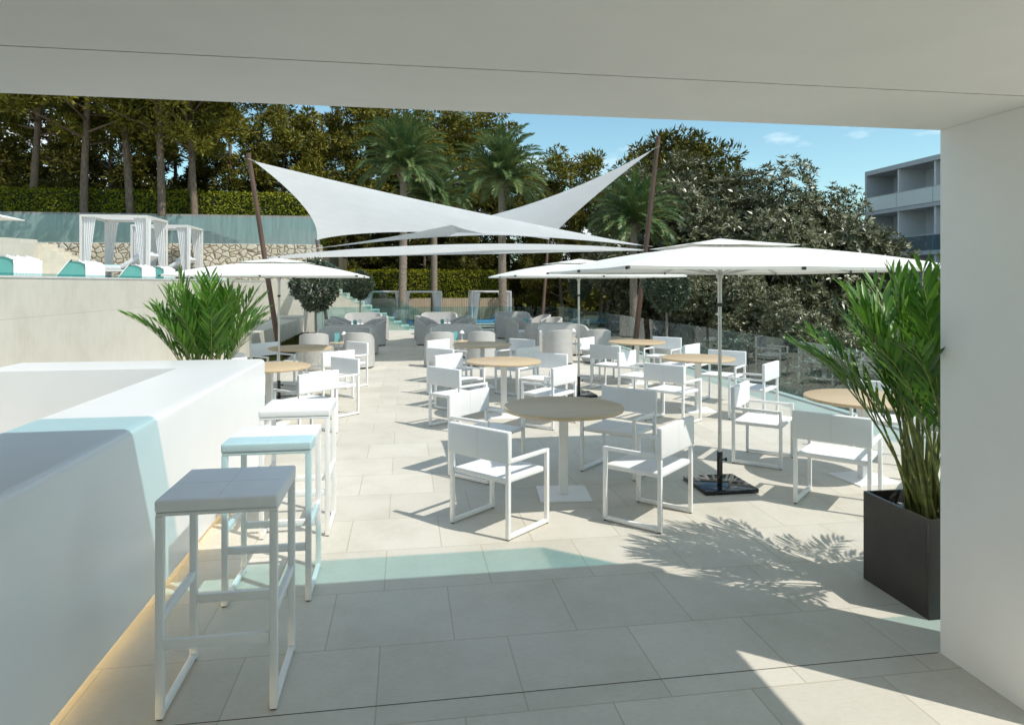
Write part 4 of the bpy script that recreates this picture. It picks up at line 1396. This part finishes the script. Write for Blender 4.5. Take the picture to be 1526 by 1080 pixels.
BL = [(.262, 26.5, bl0, -1.2, 1.0, 0.2, "tall grey-green broadleaf tree reaching highest beyond the glass"), (.362, 25.0, bl1, -1.2, 1.03, 1.0, "grey-green broadleaf tree in the centre of the clump beyond the glass"), (.442, 25.5, bl1, -1.5, .98, 2.4, "grey-green broadleaf tree at the right end of the clump, before the building"),
      (.43, 15.0, bl0, -1.9, .40, 1.9, "small grey-green broadleaf shrub tree close outside the side glass, nearer the column"), (.365, 17.5, bl0, -1.9, .43, 5.1, "small grey-green broadleaf shrub tree close outside the side glass, nearer the mast"), (.50, 12.5, bl1, -2.1, .42, 2.9, "small grey-green broadleaf shrub tree outside the glass behind the potted palm"),
      (.185, 30.5, bl1, -1.3, .74, 3.3, "grey-green broadleaf tree low behind the middle parasol"), (.31, 22.0, bl1, -1.6, .62, 4.4, "low grey-green broadleaf growing close behind the side glass")]
for X, D, s, z, sc, rz, lab in BL:
    plant(s, X * D, D, z, sc, rz, lab, "tree", "grey-green broadleaf trees beyond the glass")
o = make_pine(11.0, 5.5, 3.2, 17, M["pine_dark"], .1, nclump=150)
x, y = S(.24 * 36, 36); o.location = (x, y, -1.1); tag(o, "pine crown showing just behind the right mast tip", "pine tree", GP)

# ------------------------------------------------------------------ hotel building at right
hb = empty("hotel_building", (26.8, 36.27, -1.1), 0, "grey-white hotel block with recessed balconies and glass rails", "building")
BX, BY, BZ = 26.8, 36.27, -1.1
bays, bw = 7, 2.62
floors = [-0.02, 2.13, 4.58, 7.05]
topz = 9.45
Lb = bays * bw
mb = MB()
mb.box(0, 9.0, -0.16, 0.0, 0, topz)                                  # end wall
mb.box(0, 9.0, -Lb - .16, -.1605, topz - .26, topz - .0005)          # roof slab
for z in floors:
    mb.box(0, 9.0, -Lb - .16, -.1605, z - .20, z)
mb.build("frame", M["render_grey"], hb)
MB().box(1.75, 2.0, -Lb, -.161, 0.0005, topz - .261).build("rear_wall", M["render_pale"], hb)
heights = [(floors[i], (floors[i + 1] - .2) if i < 3 else topz - .26) for i in range(4)]
for i, (z0, z1) in enumerate(heights):
    for k in range(1, bays):
        y = -k * bw
        MB().box(.10, 1.749, y - .06, y + .06, z0 + .001, z1 - .001).build("party_wall", M["render_pale"], hb)
for i, (z0, z1) in enumerate(heights):
    for k in range(bays):
        yc = -(k + .5) * bw
        w_ = MB().box(1.70, 1.748, yc - .95, yc + .25, z0 + .04, z0 + 2.05).build("balcony_door", M["cab_frame"], hb)
        MB().box(1.68, 1.699, yc - .88, yc - .36, z0 + .11, z0 + 1.97).box(1.68, 1.699, yc - .32, yc + .18, z0 + .11, z0 + 1.97).build("pane", M["dark_glass"], w_)
    if i > 0:
        gm = M["rail_reflection"] if i == 3 else M["rail_glass"]
        for k in range(bays):
            r0, r1 = -(k + 1) * bw + .02, -k * bw - .02 - (.16 if k == 0 else 0)
            MB().box(-.03, -.012, r0, r1, z0 + .02, z0 + .80).build("rail_panel", gm, hb)
        MB().box(-.04, -.002, -Lb, -.17, z0 + .801, z0 + .835).build("handrail", M["cab_frame"], hb)

# ------------------------------------------------------------------ world, sun, camera
SUNV = Vector((0.56, -0.45, 1.0)).normalized()
elev = math.asin(SUNV.z)
w = bpy.data.worlds.new("World"); scene.world = w
w.use_nodes = True
nt = w.node_tree
bg = nt.nodes["Background"]
sky = nt.nodes.new("ShaderNodeTexSky")
sky.sky_type = 'NISHITA'; sky.sun_disc = False
sky.sun_elevation = elev
sky.sun_rotation = math.atan2(SUNV.x, SUNV.y)
sky.air_density = 1.0; sky.dust_density = 0.6; sky.ozone_density = 1.6
tc = nt.nodes.new("ShaderNodeTexCoord")
mp = nt.nodes.new("ShaderNodeMapping"); mp.inputs["Scale"].default_value = (2.2, 2.2, 7.0); mp.inputs["Location"].default_value = (0.4, 0.2, 0.15)
nt.links.new(tc.outputs["Generated"], mp.inputs["Vector"])
nz = nt.nodes.new("ShaderNodeTexNoise"); nz.inputs["Scale"].default_value = 1.6; nz.inputs["Detail"].default_value = 8; nz.inputs["Roughness"].default_value = .6
nt.links.new(mp.outputs["Vector"], nz.inputs["Vector"])
cr = nt.nodes.new("ShaderNodeValToRGB")
cr.color_ramp.elements[0].position = .49; cr.color_ramp.elements[0].color = (0, 0, 0, 1)
cr.color_ramp.elements[1].position = .70; cr.color_ramp.elements[1].color = (1, 1, 1, 1)
nt.links.new(nz.outputs["Fac"], cr.inputs["Fac"])
tint = nt.nodes.new("ShaderNodeMix"); tint.data_type = 'RGBA'; tint.blend_type = 'MULTIPLY'
tint.inputs[0].default_value = 1.0
tint.inputs[7].default_value = (0.96, 1.16, 1.02, 1)
nt.links.new(sky.outputs[0], tint.inputs[6])
mxc = nt.nodes.new("ShaderNodeMix"); mxc.data_type = 'RGBA'
nt.links.new(cr.outputs["Color"], mxc.inputs[0])
nt.links.new(tint.outputs[2], mxc.inputs[6])
mxc.inputs[7].default_value = (8.5, 8.8, 9.0, 1)
nt.links.new(mxc.outputs[2], bg.inputs["Color"])
bg.inputs["Strength"].default_value = 0.15

sl = bpy.data.lights.new("sun", 'SUN'); sl.energy = 3.9; sl.angle = R(0.5); sl.color = (1.0, 0.955, 0.88)
so = bpy.data.objects.new("sun", sl); COL.objects.link(so)
so.rotation_euler = (-SUNV).to_track_quat('-Z', 'Y').to_euler()
so.location = (5, -5, 20)

cam = bpy.data.cameras.new("camera")
cam.sensor_width = 36.0; cam.sensor_fit = 'HORIZONTAL'
cam.lens = 36.0 * 1009.75 / 1526
cam.shift_y = -(540 - 423.13) / 1526
cam.clip_start = 0.05; cam.clip_end = 4000
co = bpy.data.objects.new("camera", cam); COL.objects.link(co)
co.location = (0, 0, 1.75)
co.rotation_euler = (R(90), 0, -R(8.95))
scene.camera = co

scene.view_settings.view_transform = 'Standard'
scene.view_settings.look = 'None'
scene.view_settings.exposure = 0.14
scene.view_settings.gamma = 1.0
scene.cycles.use_denoising = True
scene.cycles.max_bounces = 8
scene.cycles.diffuse_bounces = 4
scene.cycles.glossy_bounces = 4
scene.cycles.transparent_max_bounces = 24
scene.cycles.sample_clamp_indirect = 6
